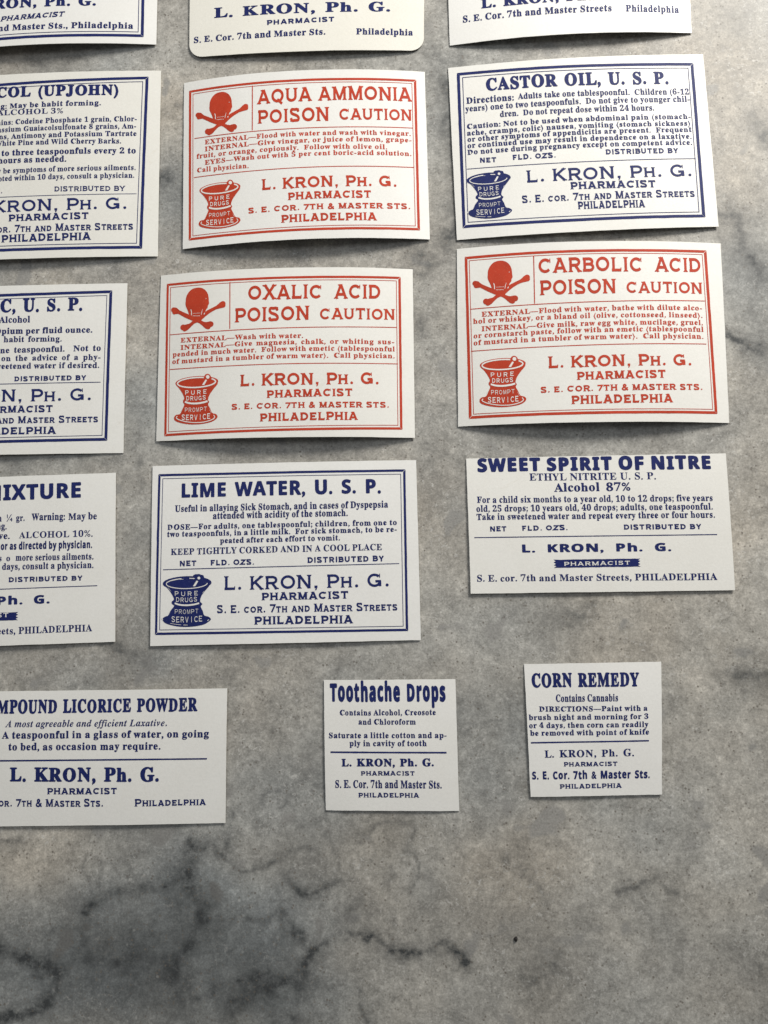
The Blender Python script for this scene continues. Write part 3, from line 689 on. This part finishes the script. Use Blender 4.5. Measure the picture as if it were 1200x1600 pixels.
def cop_strokes(ch, t):
    h = t / 2; S = []; F = []          # strokes, serif points (x, y)
    top, bot, mid = 1 - h, h, 0.5
    def st(*p): S.append(list(p))
    if ch == 'A': w = 1.0; st((h * .8, 0), (.5, 1.0)); st((.5, 1.0), (w - h * .8, 0)); st((.2, .3), (.8, .3)); F += [(h, 0), (w - h, 0)]; F += [(.44, 1)]
    elif ch == 'B': w = .84; st((h + .04, 0), (h + .04, 1)); st((0, top), (.5, top), *arc(.5, (top + .53) / 2, .25, (top - .53) / 2, 90, -90, 8), (.1, .53)); st((.1, .53), (.54, .53), *arc(.54, (bot + .53) / 2, .27, (.53 - bot) / 2, 90, -90, 8), (0, bot))
    elif ch == 'C': w = 1.0; st(*arc(.52, .5, .52 - h, .5 - h, 42, 318, 20)); S.append([(.9, .98), (.9, .68)]) if t > 0 else 0
    elif ch == 'D': w = .95; st((h + .04, 0), (h + .04, 1)); st((0, top), (.42, top), *arc(.42, .5, .53 - h, .5 - h, 90, -90, 14), (0, bot))
    elif ch == 'E': w = .8; st((h + .04, 0), (h + .04, 1)); st((0, top), (w, top)); st((0, bot), (w + .02, bot)); st((.1, .51), (.66, .51)); S += [[(w - .03, top), (w - .03, top - .16)], [(w, bot), (w, bot + .16)]]
    elif ch == 'F': w = .75; st((h + .04, 0), (h + .04, 1)); st((0, top), (w, top)); st((.1, .48), (.6, .48)); F += [(h + .04, 0)]
    elif ch == 'G': w = 1.05; st(*arc(.52, .5, .52 - h, .5 - h, 42, 330, 22)); st((.58, .42), (1.0, .42)); st((.92, .42), (.92, .05)); S.append([(.9, .98), (.9, .68)])
    elif ch == 'H': w = .98; st((h + .04, 0), (h + .04, 1)); st((w - h - .04, 0), (w - h - .04, 1)); st((.1, .51), (.9, .51)); F += [(h + .04, 0), (h + .04, 1), (w - h - .04, 0), (w - h - .04, 1)]
    elif ch == 'I': w = .3; st((.15, 0), (.15, 1)); F += [(.15, 0), (.15, 1)]
    elif ch == 'J': w = .6; st((w - h, 1), (w - h, .3), *arc(.3, .3, .3 - h, .3 - h, 0, -170, 8)); F += [(w - h, 1)]
    elif ch == 'K': w = .95; st((h + .04, 0), (h + .04, 1)); st((.14, .38), (.86, 1)); st((.36, .55), (.88, 0)); F += [(h + .04, 0), (h + .04, 1), (.82, 1), (.86, 0)]
    elif ch == 'L': w = .76; st((h + .04, 0), (h + .04, 1)); st((0, bot), (w, bot)); F += [(h + .04, 1)]; S.append([(w - .02, bot), (w - .02, bot + .18)])
    elif ch == 'M': w = 1.15; st((h + .04, 0), (h + .04, 1)); st((w - h - .04, 0), (w - h - .04, 1)); st((h + .06, 1), (w / 2, .03)); st((w / 2, .03), (w - h - .06, 1)); F += [(h + .04, 0), (w - h - .04, 0), (h, 1), (w - h, 1)]
    elif ch == 'N': w = 1.0; st((h + .04, 0), (h + .04, 1)); st((w - h - .04, 0), (w - h - .04, 1)); st((h + .06, 1 - h * .3), (w - h - .06, h * .3)); F += [(h + .04, 0), (h, 1), (w - h - .04, 1)]
    elif ch == 'O': w = 1.06; st(*arc(.53, .5, .53 - h, .5 - h, 0, 360, 22))
    elif ch == 'P': w = .82; st((h + .04, 0), (h + .04, 1)); st((0, top), (.5, top), *arc(.5, (top + .42) / 2, .31 - h * .2, (top - .42) / 2, 90, -90, 10), (.1, .42)); F += [(h + .04, 0)]
    elif ch == 'Q': w = 1.06; st(*arc(.53, .5, .53 - h, .5 - h, 0, 360, 28)); st((.5, .24), (.68, .1), (.92, -.1))
    elif ch == 'R': w = .92; st((h + .04, 0), (h + .04, 1)); st((0, top), (.52, top), *arc(.52, (top + .46) / 2, .30 - h * .2, (top - .46) / 2, 90, -90, 10), (.1, .46)); st((.48, .48), (.84, 0)); F += [(h + .04, 0), (.84, 0)]
    elif ch == 'S': w = .84; st(*spline([(.72, .74), (.62, .9), (.41, 1 - h), (.16, .9), (.11, .72), (.24, .58), (.56, .46), (.73, .3), (.68, .12), (.42, h), (.18, .1), (.08, .28)])); S += [[(.74, .98), (.74, .72)], [(.07, .02), (.07, .28)]]
    elif ch == 'T': w = .88; st((.44, 0), (.44, 1)); st((0, top), (w, top)); F += [(.44, 0)]; S += [[(.03, top), (.03, top - .18)], [(w - .03, top), (w - .03, top - .18)]]
    elif ch == 'U': w = .96; st((h + .04, 1), (h + .04, .38), *arc(w / 2, .38, w / 2 - h - .04, .38 - h, 180, 360, 12), (w - h - .04, 1)); F += [(h + .04, 1), (w - h - .04, 1)]
    elif ch == 'V': w = .98; st((h, 1), (w / 2, 0)); st((w / 2, 0), (w - h, 1)); F += [(h, 1), (w - h, 1)]
    elif ch == 'W': w = 1.35; st((h, 1), (.36, 0)); st((.36, 0), (w / 2, .96)); st((w / 2, .96), (w - .36, 0)); st((w - .36, 0), (w - h, 1)); F += [(h, 1), (w - h, 1)]
    elif ch == 'X': w = .95; st((h, 1), (w - h, 0)); st((w - h, 1), (h, 0)); F += [(h, 1), (w - h, 1), (h, 0), (w - h, 0)]
    elif ch == 'Y': w = .95; st((h, 1), (w / 2, .44), (w - h, 1)); st((w / 2, .5), (w / 2, 0)); F += [(h, 1), (w - h, 1), (w / 2, 0)]
    elif ch == 'Z': w = .85; st((.05, top), (w - .05, top), (.05, bot), (w, bot)); S += [[(.06, top), (.06, top - .16)], [(w - .02, bot), (w - .02, bot + .16)]]
    elif ch == '&': w = .95; st(*spline([(.92, .0), (.55, .36), (.3, .66), (.3, .88), (.47, .94), (.6, .8), (.52, .62), (.2, .42), (.1, .22), (.25, .07), (.52, .08), (.75, .28), (.85, .5)]))
    elif ch == '7': w = .72; st((0, top), (w, top), (.24, 0))
    elif ch == '(': w = .36; st(*arc(.52, .42, .4, .62, 130, 230, 8))
    elif ch == ')': w = .36; st(*arc(-.16, .42, .4, .62, 50, -50, 8))
    else: w = .5
    return w, S, F
_cop = {}
def cop_glyph(ch, t, serif):
    if ch == ' ': return np.zeros((0, 2)), [], 0.42
    key = (ch, t, serif)
    if key in _cop: return _cop[key]
    if ch == '.':
        r = _cop[key] = (np.array([(0.06 + .12 * (1 + math.cos(a)), .12 + .12 * math.sin(a)) for a in np.linspace(0, 2 * math.pi, 9)[:-1]]), [tuple(range(8))], .42)
        return r
    if ch == ',':
        r = _cop[key] = (np.array([(.06, .2), (.06, .02), (.14, .0), (.1, -.16), (.2, -.14), (.28, .05), (.28, .2)]), [(0, 1, 2, 5, 6), (2, 3, 4, 5)], .46)
        return r
    w, S, F = cop_strokes(ch, t)
    P = []
    for s in S:
        tt = t
        if len(s) == 2 and abs(s[0][0] - s[1][0]) < 1e-6 and abs(s[0][1] - s[1][1]) < .35: # terminal tick
            if not serif: continue
            tt = t * .34
        P += ribbon(s, tt)
    if serif:
        for x, y in F:
            a, b = t * .92, t * .5
            if y < .5: P.append([(x - a, 0), (x + a, 0), (x + a, .04), (x + b, .12), (x - b, .12), (x - a, .04)])
            else: P.append([(x - b, .88), (x + b, .88), (x + a, .96), (x + a, 1), (x - a, 1), (x - a, .96)])
    v, f = union(P)
    _cop[key] = (v, f, w + 0.13)
    return _cop[key]

# style: family, outline offset / stroke, natural stretch, tracking, small-cap height, slant
STY = {
 'cop':   ('cop', .205, 1.00, .05, None, 0), 'copb': ('cop', .245, 1.10, .08, None, 0), 'copr': ('cop', .215, 1.0, .05, .82, 0),
 'copm':  ('cop', .185, 1.10, .06, .80, 0), 'cops': ('cop', .22, .86, .06, .78, 0),
 'copi':  ('cop', .24, 1.05, .05, None, .28), 'rev': ('cop', .17, 1.25, .16, None, 0),
 'ext':   ('copx', .255, 1.15, .09, None, 0), 'extm': ('sans', 0, 1.35, .03, None, 0, .05),
 'fat':   ('serif', 0, 1.12, .00, None, 0, .056), 'fatw': ('serif', 0, 1.5, .03, None, 0, .042),
 'fatc':  ('serif', 0, .80, .01, None, 0, .064), 'fat2': ('serif', 0, 1.05, .02, None, 0, .036, 1.05),
 'body':  ('serif', 0, 1.0, .01, None, 0, .028, 1.06), 'slab': ('serif', 0, 1.12, .05, None, 0, .026, 1.06),
 'slabb': ('serif', 0, 1.12, .03, None, 0, .036, 1.06), 'condb': ('serif', 0, .84, .01, None, 0, .034, 1.04),
 'bold':  ('serif', 0, 1.1, .05, None, 0, .022), 'romanb': ('serif', 0, 1.1, .03, None, 0, .018),
 'light': ('serif', .005, 1.1, .04, None, 0), 'ital': ('ital', 0, .92, .03, None, 0, .015),
 'gothic': ('sans', 0, 1.0, .00, None, 0, .045), 'gothicx': ('sans', 0, 1.1, .03, None, 0, .07),
 'csans': ('sans', 0, .72, .02, None, 0, .05, 1.04), 'csansx': ('sans', 0, .56, .03, None, 0, .065, 1.12),
}
def set_line(text, style, width_over_cap, big):
    """lay one line out; returns verts with x in 0..1 of the line width, y in cap heights, and faces"""
    fam, off, stretch, track, sc, slant = STY[style][:6]
    dil = STY[style][6] if len(STY[style]) > 6 else 0
    tall = STY[style][7] if len(STY[style]) > 7 else 0
    res = 2 if big > 1.2 else 1
    items = []; x = 0.0; ns = 0; used = 0.0
    for ch in text:
        k = 1.0
        if sc and ch.islower(): k = sc
        if fam == 'cop' or fam == 'copx':
            c = ch.upper() if sc else ch
            if ch.isdigit() and ch != '7': c = ch
            v, f, a = cop_glyph(c, off / (k ** .5), fam == 'cop')
        else:
            if dil and ch in '.,:;': v, f, a = font_glyph(ch, fam, dil * .5, res)
            elif dil: v, f, a = heavy_glyph(ch, fam, dil, dil * .85, res)
            else: v, f, a = font_glyph(ch, fam, off, res)
            if tall and ch.islower(): v = v * (1, tall)
        items.append((ch, v, f, a * k, k)); 
        if ch == ' ': ns += 1
        else: used += a * k + track
    base_space = 0.40 * (1.25 if fam.startswith('cop') else 1.0)
    if style in ('fat', 'fatc', 'fatw', 'gothic', 'csansx', 'bold'): base_space = 0.62
    sx = width_over_cap / (used + ns * base_space)
    space = base_space
    lim = stretch * 1.08
    if sx > lim and ns:
        sx = lim; space = (width_over_cap / sx - used) / ns
        if space > base_space * 2.3:
            space = base_space * 2.3; sx = width_over_cap / (used + ns * space)
    V = []; Fs = []; n = 0; x = 0.0; lo = None; hi = 0
    for ch, v, f, a, k in items:
        if ch == ' ': x += space; continue
        if len(v):
            w = v * k; jy = random.gauss(0, .010); js = 1 + random.gauss(0, .012)
            w = w * js; w = w + (x + random.gauss(0, .004), jy)
            w[:, 0] += slant * w[:, 1]
            V.append(w); Fs += [tuple(i + n for i in t) for t in f]; n += len(v)
        x += a + track
    V = np.vstack(V)
    lo, hi = V[:, 0].min(), V[:, 0].max()
    V[:, 0] = (V[:, 0] - lo) / (hi - lo)
    return V, Fs

# ---------------------------------------------------------------- one paper label
class Sheet:
    def __init__(self, corners, h, g, seed, lift=0.22):
        self.c = np.array(corners, float)
        self.ctr = self.c.mean(0)
        self.h = h; self.g = g; self.seed = seed; self.lift = lift
        self.w = (np.linalg.norm(self.c[1] - self.c[0]) + np.linalg.norm(self.c[2] - self.c[3])) / 2
        self.ht = (np.linalg.norm(self.c[3] - self.c[0]) + np.linalg.norm(self.c[2] - self.c[1])) / 2
    def at(self, u, v, off=0.0):
        """paper coordinates (0..1, 0..1 from the top) -> local metres"""
        u = np.asarray(u, float); v = np.asarray(v, float)
        a, b, c, d = self.c - self.ctr
        p = ((1 - u) * (1 - v))[..., None] * a + (u * (1 - v))[..., None] * b + (u * v)[..., None] * c + ((1 - u) * v)[..., None] * d
        q = 4 * u * (1 - u); r = 4 * v * (1 - v)
        z = self.h * q + self.g * r * (1 - 0.5 * q) + self.lift
        z = z + 0.07 * np.sin(u * 7 + self.seed) * np.sin(v * 5 + self.seed * 2) * (0.3 + 0.7 * q)
        # one or two corners stand up a little more than the others
        s = self.seed
        z = z + 0.16 * (1 + math.sin(s * 3.1)) * (u * (1 - v)) ** 3 + 0.16 * (1 + math.sin(s * 5.7)) * ((1 - u) * v) ** 3 + 0.12 * (1 + math.sin(s * 7.9)) * (u * v) ** 3
        P = np.zeros(u.shape + (3,)); P[..., :2] = p; P[..., 2] = z + off
        return P * MM

def build_sheet(S, mat, parent, radius=0.0, thick=0.13):
    nu, nv = 56, 36
    U = np.linspace(0, 1, nu + 1)
    Vv = np.linspace(0, 1, nv + 1)
    if radius: # rounded corners: finer rows near both ends
        r = radius / S.ht
        e = r * (1 - np.cos(np.linspace(0, math.pi / 2, 9)))
        Vv = np.unique(np.concatenate([e, 1 - e, np.linspace(r, 1 - r, nv - 8)]))
    nv = len(Vv) - 1
    u, v = np.meshgrid(U, Vv, indexing='ij')
    if radius:
        dy = np.minimum(v, 1 - v) * S.ht
        ins = np.where(dy < radius, radius - np.sqrt(np.maximum(radius ** 2 - (radius - dy) ** 2, 0)), 0) / S.w
        u = ins + u * (1 - 2 * ins)
    # knife-cut edges are never dead straight
    ju = 0.035 / S.w * fbm(v * 37 + S.seed, v * 0, 3, int(S.seed * 10) % 90, 3); jv = 0.035 / S.ht * fbm(u * 53 + S.seed, u * 0, 3, int(S.seed * 13) % 90, 3)
    u2 = u + ju * (2 * np.abs(u - .5)) ** 8; v2 = v + jv * (2 * np.abs(v - .5)) ** 8
    T = S.at(u2, v2).reshape(-1, 3); B = S.at(u2, v2, -thick * 0.8).reshape(-1, 3)
    idx = np.arange((nu + 1) * (nv + 1)).reshape(nu + 1, nv + 1); n = idx.size
    f = np.stack([idx[:-1, :-1], idx[:-1, 1:], idx[1:, 1:], idx[1:, :-1]], -1).reshape(-1, 4)
    fb = f[:, ::-1] + n
    ring = list(idx[:, 0]) + list(idx[-1, 1:]) + list(idx[-2::-1, -1]) + list(idx[0, -2:0:-1])
    R = len(ring)
    side = [(ring[i], ring[(i + 1) % R], ring[(i + 1) % R] + n, ring[i] + n) for i in range(R)]
    return mesh_obj('paper_sheet', np.vstack([T, B]), f.tolist() + fb.tolist() + side, mat, parent)

INK = 0.028; KNOCK = 0.048
def print_mesh(S, name, V, faces, mat, parent, off=INK):
    V = np.asarray(V)
    return mesh_obj(name, S.at(V[:, 0], V[:, 1], off), [f[::-1] for f in faces], mat, parent)

def strip(S, p0, p1, tu0, tu1, n=28):
    """a ruled bar from p0 to p1 (uv) with half-widths given as uv vectors"""
    V = []; F = []
    for i in range(n + 1):
        t = i / n; p = np.array(p0) * (1 - t) + np.array(p1) * t; w = np.array(tu0) * (1 - t) + np.array(tu1) * t
        jit = 1 + random.gauss(0, .05)
        V += [p - w * jit, p + w * jit]
    for i in range(n): F.append((2 * i, 2 * i + 1, 2 * i + 3, 2 * i + 2))
    return V, F
def add(Vs, Fs, V, F):
    n = len(Vs); Vs += [tuple(p) for p in V]; Fs += [tuple(i + n for i in f) for f in F]
def fix(V, F):
    V = [tuple(map(float, q)) for q in V]
    return [tuple(f) if area2([V[i] for i in f]) > 0 else tuple(f)[::-1] for f in F]

def build_border(S, q, t, ins, th, mat, parent):
    asp = S.ht / S.w
    P = [np.array(p) for p in q]
    def inset(d): # move the frame inwards by d paper-heights
        du, dv = d * asp, d
        return [P[0] + (du, dv), P[1] + (-du, dv), P[2] + (-du, -dv), P[3] + (du, -dv)]
    Vs, Fs = [], []
    def frame(d0, d1, gap):
        A, B = inset(d0), inset(d1)
        for i in range(4):
            j = (i + 1) % 4; n = 30; V = []; F = []
            d = (A[j] - A[i]); L = np.linalg.norm(d * (S.w, S.ht)); g = d / L * gap
            for k in range(n + 1):
                s = k / n; w = random.gauss(0, .022) * (B[i] - A[i]); w[0 if i % 2 == 0 else 1] = 0
                V += [(A[i] + g) * (1 - s) + (A[j] - g) * s + w, (B[i] + g) * (1 - s) + (B[j] - g) * s + w * .5]
            for k in range(n): F.append((2 * k, 2 * k + 2, 2 * k + 3, 2 * k + 1))
            add(Vs, Fs, V, F)
    frame(0, t, 0.05)
    frame(ins, ins + th, 0.0)
    return print_mesh(S, 'border', Vs, fix(Vs, Fs), mat, parent)

def build_rule(S, u0, v0, u1, v1, t, mat, parent):
    if abs(u1 - u0) * S.w > abs(v1 - v0) * S.ht: w = (0, t / 2)
    else: w = (t / 2 * S.ht / S.w, 0)
    V, F = strip(S, (u0, v0), (u1, v1), w, w)
    return print_mesh(S, 'rule', V, fix(V, F), mat, parent)

def box_map(V, bb, uv):
    V = np.array(V, float); x0, y0, x1, y1 = bb; a, b, c, d = uv
    return np.stack([a + (V[:, 0] - x0) / (x1 - x0) * (c - a), b + (V[:, 1] - y0) / (y1 - y0) * (d - b)], 1)
def circle(cx, cy, r, n=18, ry=None): return [(cx + r * math.cos(2 * math.pi * i / n), cy + (ry or r) * math.sin(2 * math.pi * i / n)) for i in range(n)]
def smooth_closed(P, n=3):
    P = [np.array(p, float) for p in P]; N = len(P); out = []
    for i in range(N):
        a, b, c, d = P[i - 1], P[i], P[(i + 1) % N], P[(i + 2) % N]
        for k in range(n):
            t = k / n; out.append(tuple(0.5 * (2 * b + (c - a) * t + (2 * a - 5 * b + 4 * c - d) * t * t + (3 * b - 3 * c + d - a) * t ** 3)))
    return out

def skull_shape():
    sh = lambda P: [(x, y + .05 * (x - 617)) for x, y in P]
    cr = smooth_closed([(437, 290), (440, 240), (457, 188), (490, 142), (540, 106), (610, 92), (665, 99), (712, 125), (747, 168), (766, 222), (772, 290), (776, 325), (760, 362), (758, 385), (735, 415), (718, 470), (690, 520), (640, 560), (540, 540), (505, 500), (485, 465), (470, 420), (442, 362), (434, 322)])
    A = [(262, 380), (310, 378), (350, 415), (480, 475), (620, 535), (680, 575), (740, 592), (800, 580), (830, 600), (800, 660), (745, 690), (700, 655), (640, 607), (530, 565), (430, 520), (330, 465), (280, 468)]
    B = [(975, 296), (925, 318), (880, 360), (750, 425), (650, 500), (540, 575), (500, 608), (420, 628), (380, 650), (420, 715), (450, 715), (490, 690), (570, 612), (650, 585), (690, 545), (780, 470), (880, 412), (960, 392), (1000, 372)]
    P = [cr, smooth_closed(A, 2), smooth_closed(B, 2), circle(262, 405, 37), circle(275, 440, 32), circle(975, 330, 37), circle(980, 355, 32), circle(410, 662, 42), circle(432, 690, 31), circle(806, 622, 41), circle(770, 660, 36)]
    v, f = union([sh(p) for p in P])
    K = [[(512, 406), (519, 406), (530, 432), (533, 465), (531, 494), (522, 492), (522, 450)], [(691, 404), (685, 408), (674, 438), (665, 486), (671, 488), (678, 455), (683, 425)]]
    for i in range(6): K.append([(553 + i * 18, 464 - i), (563 + i * 18, 461 - i), (562 + i * 18, 470 - i), (555 + i * 18, 470 - i)])
    for i in range(6): K.append([(548 + i * 18, 495), (556 + i * 18, 495), (556 + i * 18, 505 + (i % 2) * 5), (549 + i * 18, 506)])
    K.append([(705, 470), (722, 455), (718, 475), (706, 488)])
    K.append([(722, 258), (738, 250), (736, 262)])
    kv, kf = union([sh(p) for p in K])
    return v, f, kv, kf
def mortar_shape(solid):
    sh = lambda P: [(x, y + .077 * (x - 617)) for x, y in P]
    g = 26 if solid else 0
    body = smooth_closed([(232, 330), (300, 402), (360, 482), (398, 562), (378 - g * .6, 602), (380 - g * .6, 640), (402, 672), (372 - g, 745), (326 - g, 832), (255, 850), (220 - g * .5, 890), (228, 940), (300, 975), (450, 1000), (600, 1002), (760, 982), (900, 945), (980, 895), (1004 + g * .6, 850), (975, 812), (908, 796), (868 + g * .5, 722), (832 + g * .6, 655), (850 + g, 612), (828 + g * .4, 572), (862, 480), (930, 385), (1000, 290), (930, 260), (617, 330), (300, 300)], 3)
    rim = [(x, y - .077 * (x - 617)) for x, y in circle(617, 286, 388 + g * .9, 44, 102 + g * .5)]
    P = [body, rim, circle(812, 200, 62 + g * .5)]
    if solid: P.append([(720, 150), (760, 130), (890, 140), (910, 190), (1000, 215), (700, 260)])
    v, f = union([sh(p) for p in P])
    K = []
    rp = [(x, y - .077 * (x - 617)) for x, y in circle(612, 292, 345, 48, 84)]; rp.append(rp[0])
    w = 22 if not solid else 13
    r = ribbon(rp, w)
    if solid: r = r[:34] + r[37:40]
    # leave the rim open where the handle crosses it
    r = [p for p in r if not (735 < np.mean([c[0] for c in p]) < 885 and np.mean([c[1] for c in p]) < 260)]
    K += r
    K.append([(778, 236), (806, 246), (756, 330), (716, 332)])
    K.append(circle(816, 192, 32 if not solid else 24, 12))
    K += ribbon(spline([(412, 626), (500, 648), (620, 648), (740, 628), (822, 602)], 4), 30 if not solid else 26)
    if solid: K += ribbon([(190, 880), (212, 905)], 16) + ribbon(spline([(340, 958), (450, 968), (520, 970)], 3), 6) + ribbon([(560, 972), (630, 968)], 7) + ribbon([(960, 880), (985, 860)], 9)
    else: K += ribbon(spline([(278, 872), (262, 905), (330, 938), (450, 962), (600, 970), (760, 955), (900, 912), (955, 868), (935, 830)], 4), 13)
    if solid: K += ribbon([(330, 268), (470, 232), (560, 226)], 5) + ribbon([(255, 700 + 150), (275, 838)], 5) + ribbon([(300, 380), (345, 432)], 4) + ribbon([(905, 400), (880, 436)], 4)
    else: K += ribbon([(345, 790), (368, 730)], 4) + ribbon([(890, 800), (862, 740)], 4)
    kv, kf = union([sh(p) for p in K])
    KV = list(map(tuple, kv)); KF = list(kf)
    rows = [("PURE", 388, 826, 489, 72, 15), ("DRUGS", 424, 796, 590, 74, 13), ("PROMPT", 404, 818, 783, 72, 10), ("SERVICE", 350, 884, 918, 92, 16)]
    for tx, x0, x1, yb, ch, sag in rows:
        n = len(tx); cw = (x1 - x0) / n; tk = (.155 if tx != 'PROMPT' else .12) * (1.0 if not solid else .8)
        for i, c in enumerate(tx):
            gv, gf, ad = cop_glyph(c, tk, False)
            gv = np.array(gv); wd = gv[:, 0].max()
            sx = min(cw * .72 / wd, ch * 1.0) if c != 'I' else ch * .6
            cx = x0 + (i + .5) * cw; t = (i + .5) / n * 2 - 1
            Y = yb - t * t * sag + sag * .6 - gv[:, 1] * ch
            X = cx + (gv[:, 0] - wd / 2) * sx
            Y = Y + .0 * X
            o = len(KV)
            KV += list(zip(X.tolist(), Y.tolist())); KF += [tuple(j + o for j in q) for q in gf]
    return v, f, np.array(KV), KF

_pics = {}
def build_picture(S, kind, uv, mat, paper, parent):
    if kind not in _pics:
        _pics[kind] = skull_shape() if kind == 'K' else mortar_shape(kind == 'Q')
    v, f, kv, kf = _pics[kind]
    bb = (v[:, 0].min(), v[:, 1].min(), v[:, 0].max(), v[:, 1].max())
    name = 'skull_and_crossbones' if kind == 'K' else 'mortar_and_pestle'
    a = box_map(v, bb, uv)
    o = print_mesh(S, name, a, fix(a, f), mat, parent)
    b = box_map(kv, bb, uv)
    print_mesh(S, 'reversed_detail' if kind == 'K' else 'reversed_lettering', b, fix(b, kf), paper, o, KNOCK)
def build_ribbon(S, uv, mat, parent):
    P = [(0, 0), (.02, .1)]
    top = [(x, 0 + .04 * random.random()) for x in np.linspace(.03, .97, 24)]
    right = [(1, 0), (.975, .22), (1, .30), (.972, .5), (.998, .68), (.97, .8), (1, 1)]
    bot = [(x, 1 - .04 * random.random()) for x in np.linspace(.97, .03, 24)]
    left = [(0, 1), (.03, .8), (.002, .66), (.028, .5), (0, .32), (.025, .2), (0, 0)]
    v, f = union([top + right + bot + left])
    a = box_map(v, (0, 0, 1, 1), uv)
    return print_mesh(S, 'ribbon_banner', a, fix(a, f), mat, parent)

INFO = {
 'ammonia': ('red', 'Red-printed poison label for aqua ammonia, skull and crossbones at upper left', None),
 'castor': ('blue', 'Blue castor oil label at upper right with a double border and a mortar', None),
 'upjohn': ('blue', 'Blue-bordered label cut off at the left edge, beside the aqua ammonia label', None),
 'opium': ('blue', 'Blue opium medicine label cut off at the left edge, beside the oxalic acid label', None),
 'mixture': ('blue', 'Borderless MIXTURE label cut off at the left edge, beside the lime water label', None),
 'oxalic': ('red', 'Red-printed poison label for oxalic acid, directly above the lime water label', None),
 'carbolic': ('red', 'Red-printed poison label for carbolic acid, directly below the castor oil label', None),
 'lime': ('blue', 'Blue lime water label with a double border and a dark mortar and pestle', None),
 'sweet': ('blue', 'Borderless sweet spirit of nitre label with its heading at the top edge', None),
 'licorice': ('blue', 'Wide licorice powder label cut off at the left edge, lowest of the left column', None),
 'toothache': ('blue', 'Small square toothache drops label with a tall narrow heading', None),
 'corn': ('blue', 'Small square corn remedy label at lower right', None),
 'topleft': ('blue', 'Label with a double blue border cropped by the top left corner of the photo', None),
 'topmid': ('blue', 'Cream label with rounded corners cropped by the top edge, above the ammonia label', 1),
 'topright': ('blue', 'Curled borderless label cropped by the top edge, above the castor oil label', None),
}
def build_label(idx, key, corners, h, g, items):
    ink, text, _ = INFO[key]
    mat = M_RED if ink == 'red' else M_BLUE
    paper = M_PAPERC if key in ('topmid',) else M_PAPER
    S = Sheet(corners, h, g, idx * 1.37 + .4)
    root = bpy.data.objects.new('pharmacy_label', None); COL.objects.link(root)
    root.empty_display_size = 0.01
    root.location = (S.ctr[0] * MM, S.ctr[1] * MM, 0)
    root['label'] = text; root['category'] = 'label'; root['group'] = 'printed pharmacy labels laid out in rows on the marble'
    build_sheet(S, paper, root, radius=3.0 if key == 'topmid' else 0.0)
    for it in items:
        k = it[0]
        if k == 'T':
            _, tx, u0, v0, u1, v1, cap, st, nm = it
            capmm = cap * S.ht; W = (u1 - u0) * S.w
            V, F = set_line(tx, st, W / capmm, capmm)
            uu = u0 + (u1 - u0) * V[:, 0]; vv = v0 + (v1 - v0) * V[:, 0] - V[:, 1] * cap
            P = np.stack([uu, vv], 1)
            if st == 'rev': print_mesh(S, 'reversed_lettering', P, F_up(F), paper, rib, KNOCK)
            else: print_mesh(S, nm, P, F_up(F), mat, root)
        elif k == 'R': build_rule(S, *it[1:], mat, root)
        elif k == 'B': build_border(S, *it[1:], mat, root)
        elif k == 'N': rib = build_ribbon(S, it[1:], mat, root)
        else: build_picture(S, k, it[1:], mat, paper, root)
    return root
def F_up(F): return [f[::-1] for f in F]   # y-up outlines are already counter-clockwise; print_mesh flips once

for i, L in enumerate(LABELS): build_label(i, *L)

# ---------------------------------------------------------------- a dark crumb on the stone
def build_crumb():
    x, y = SPECK
    v = []; f = []
    n = 7
    for j, (r, z) in enumerate([(.22, 0.0), (.42, .12), (.34, .30), (.12, .40)]):
        for i in range(n):
            a = 2 * math.pi * i / n + j * .3
            rr = r * (1 + .25 * random.uniform(-1, 1))
            v.append((rr * math.cos(a) * .8 * MM, rr * math.sin(a) * 1.1 * MM, z * MM))
    for j in range(3):
        for i in range(n): f.append((j * n + i, j * n + (i + 1) % n, (j + 1) * n + (i + 1) % n, (j + 1) * n + i))
    f.append(tuple(range(3 * n, 4 * n))); f.append(tuple(range(n - 1, -1, -1)))
    o = mesh_obj('crumb', v, f, M_CRUMB)
    o.location = (x * MM, y * MM, 0)
    o['label'] = 'Tiny black crumb lying on the bare grey marble near the bottom'; o['category'] = 'crumb'
build_crumb()
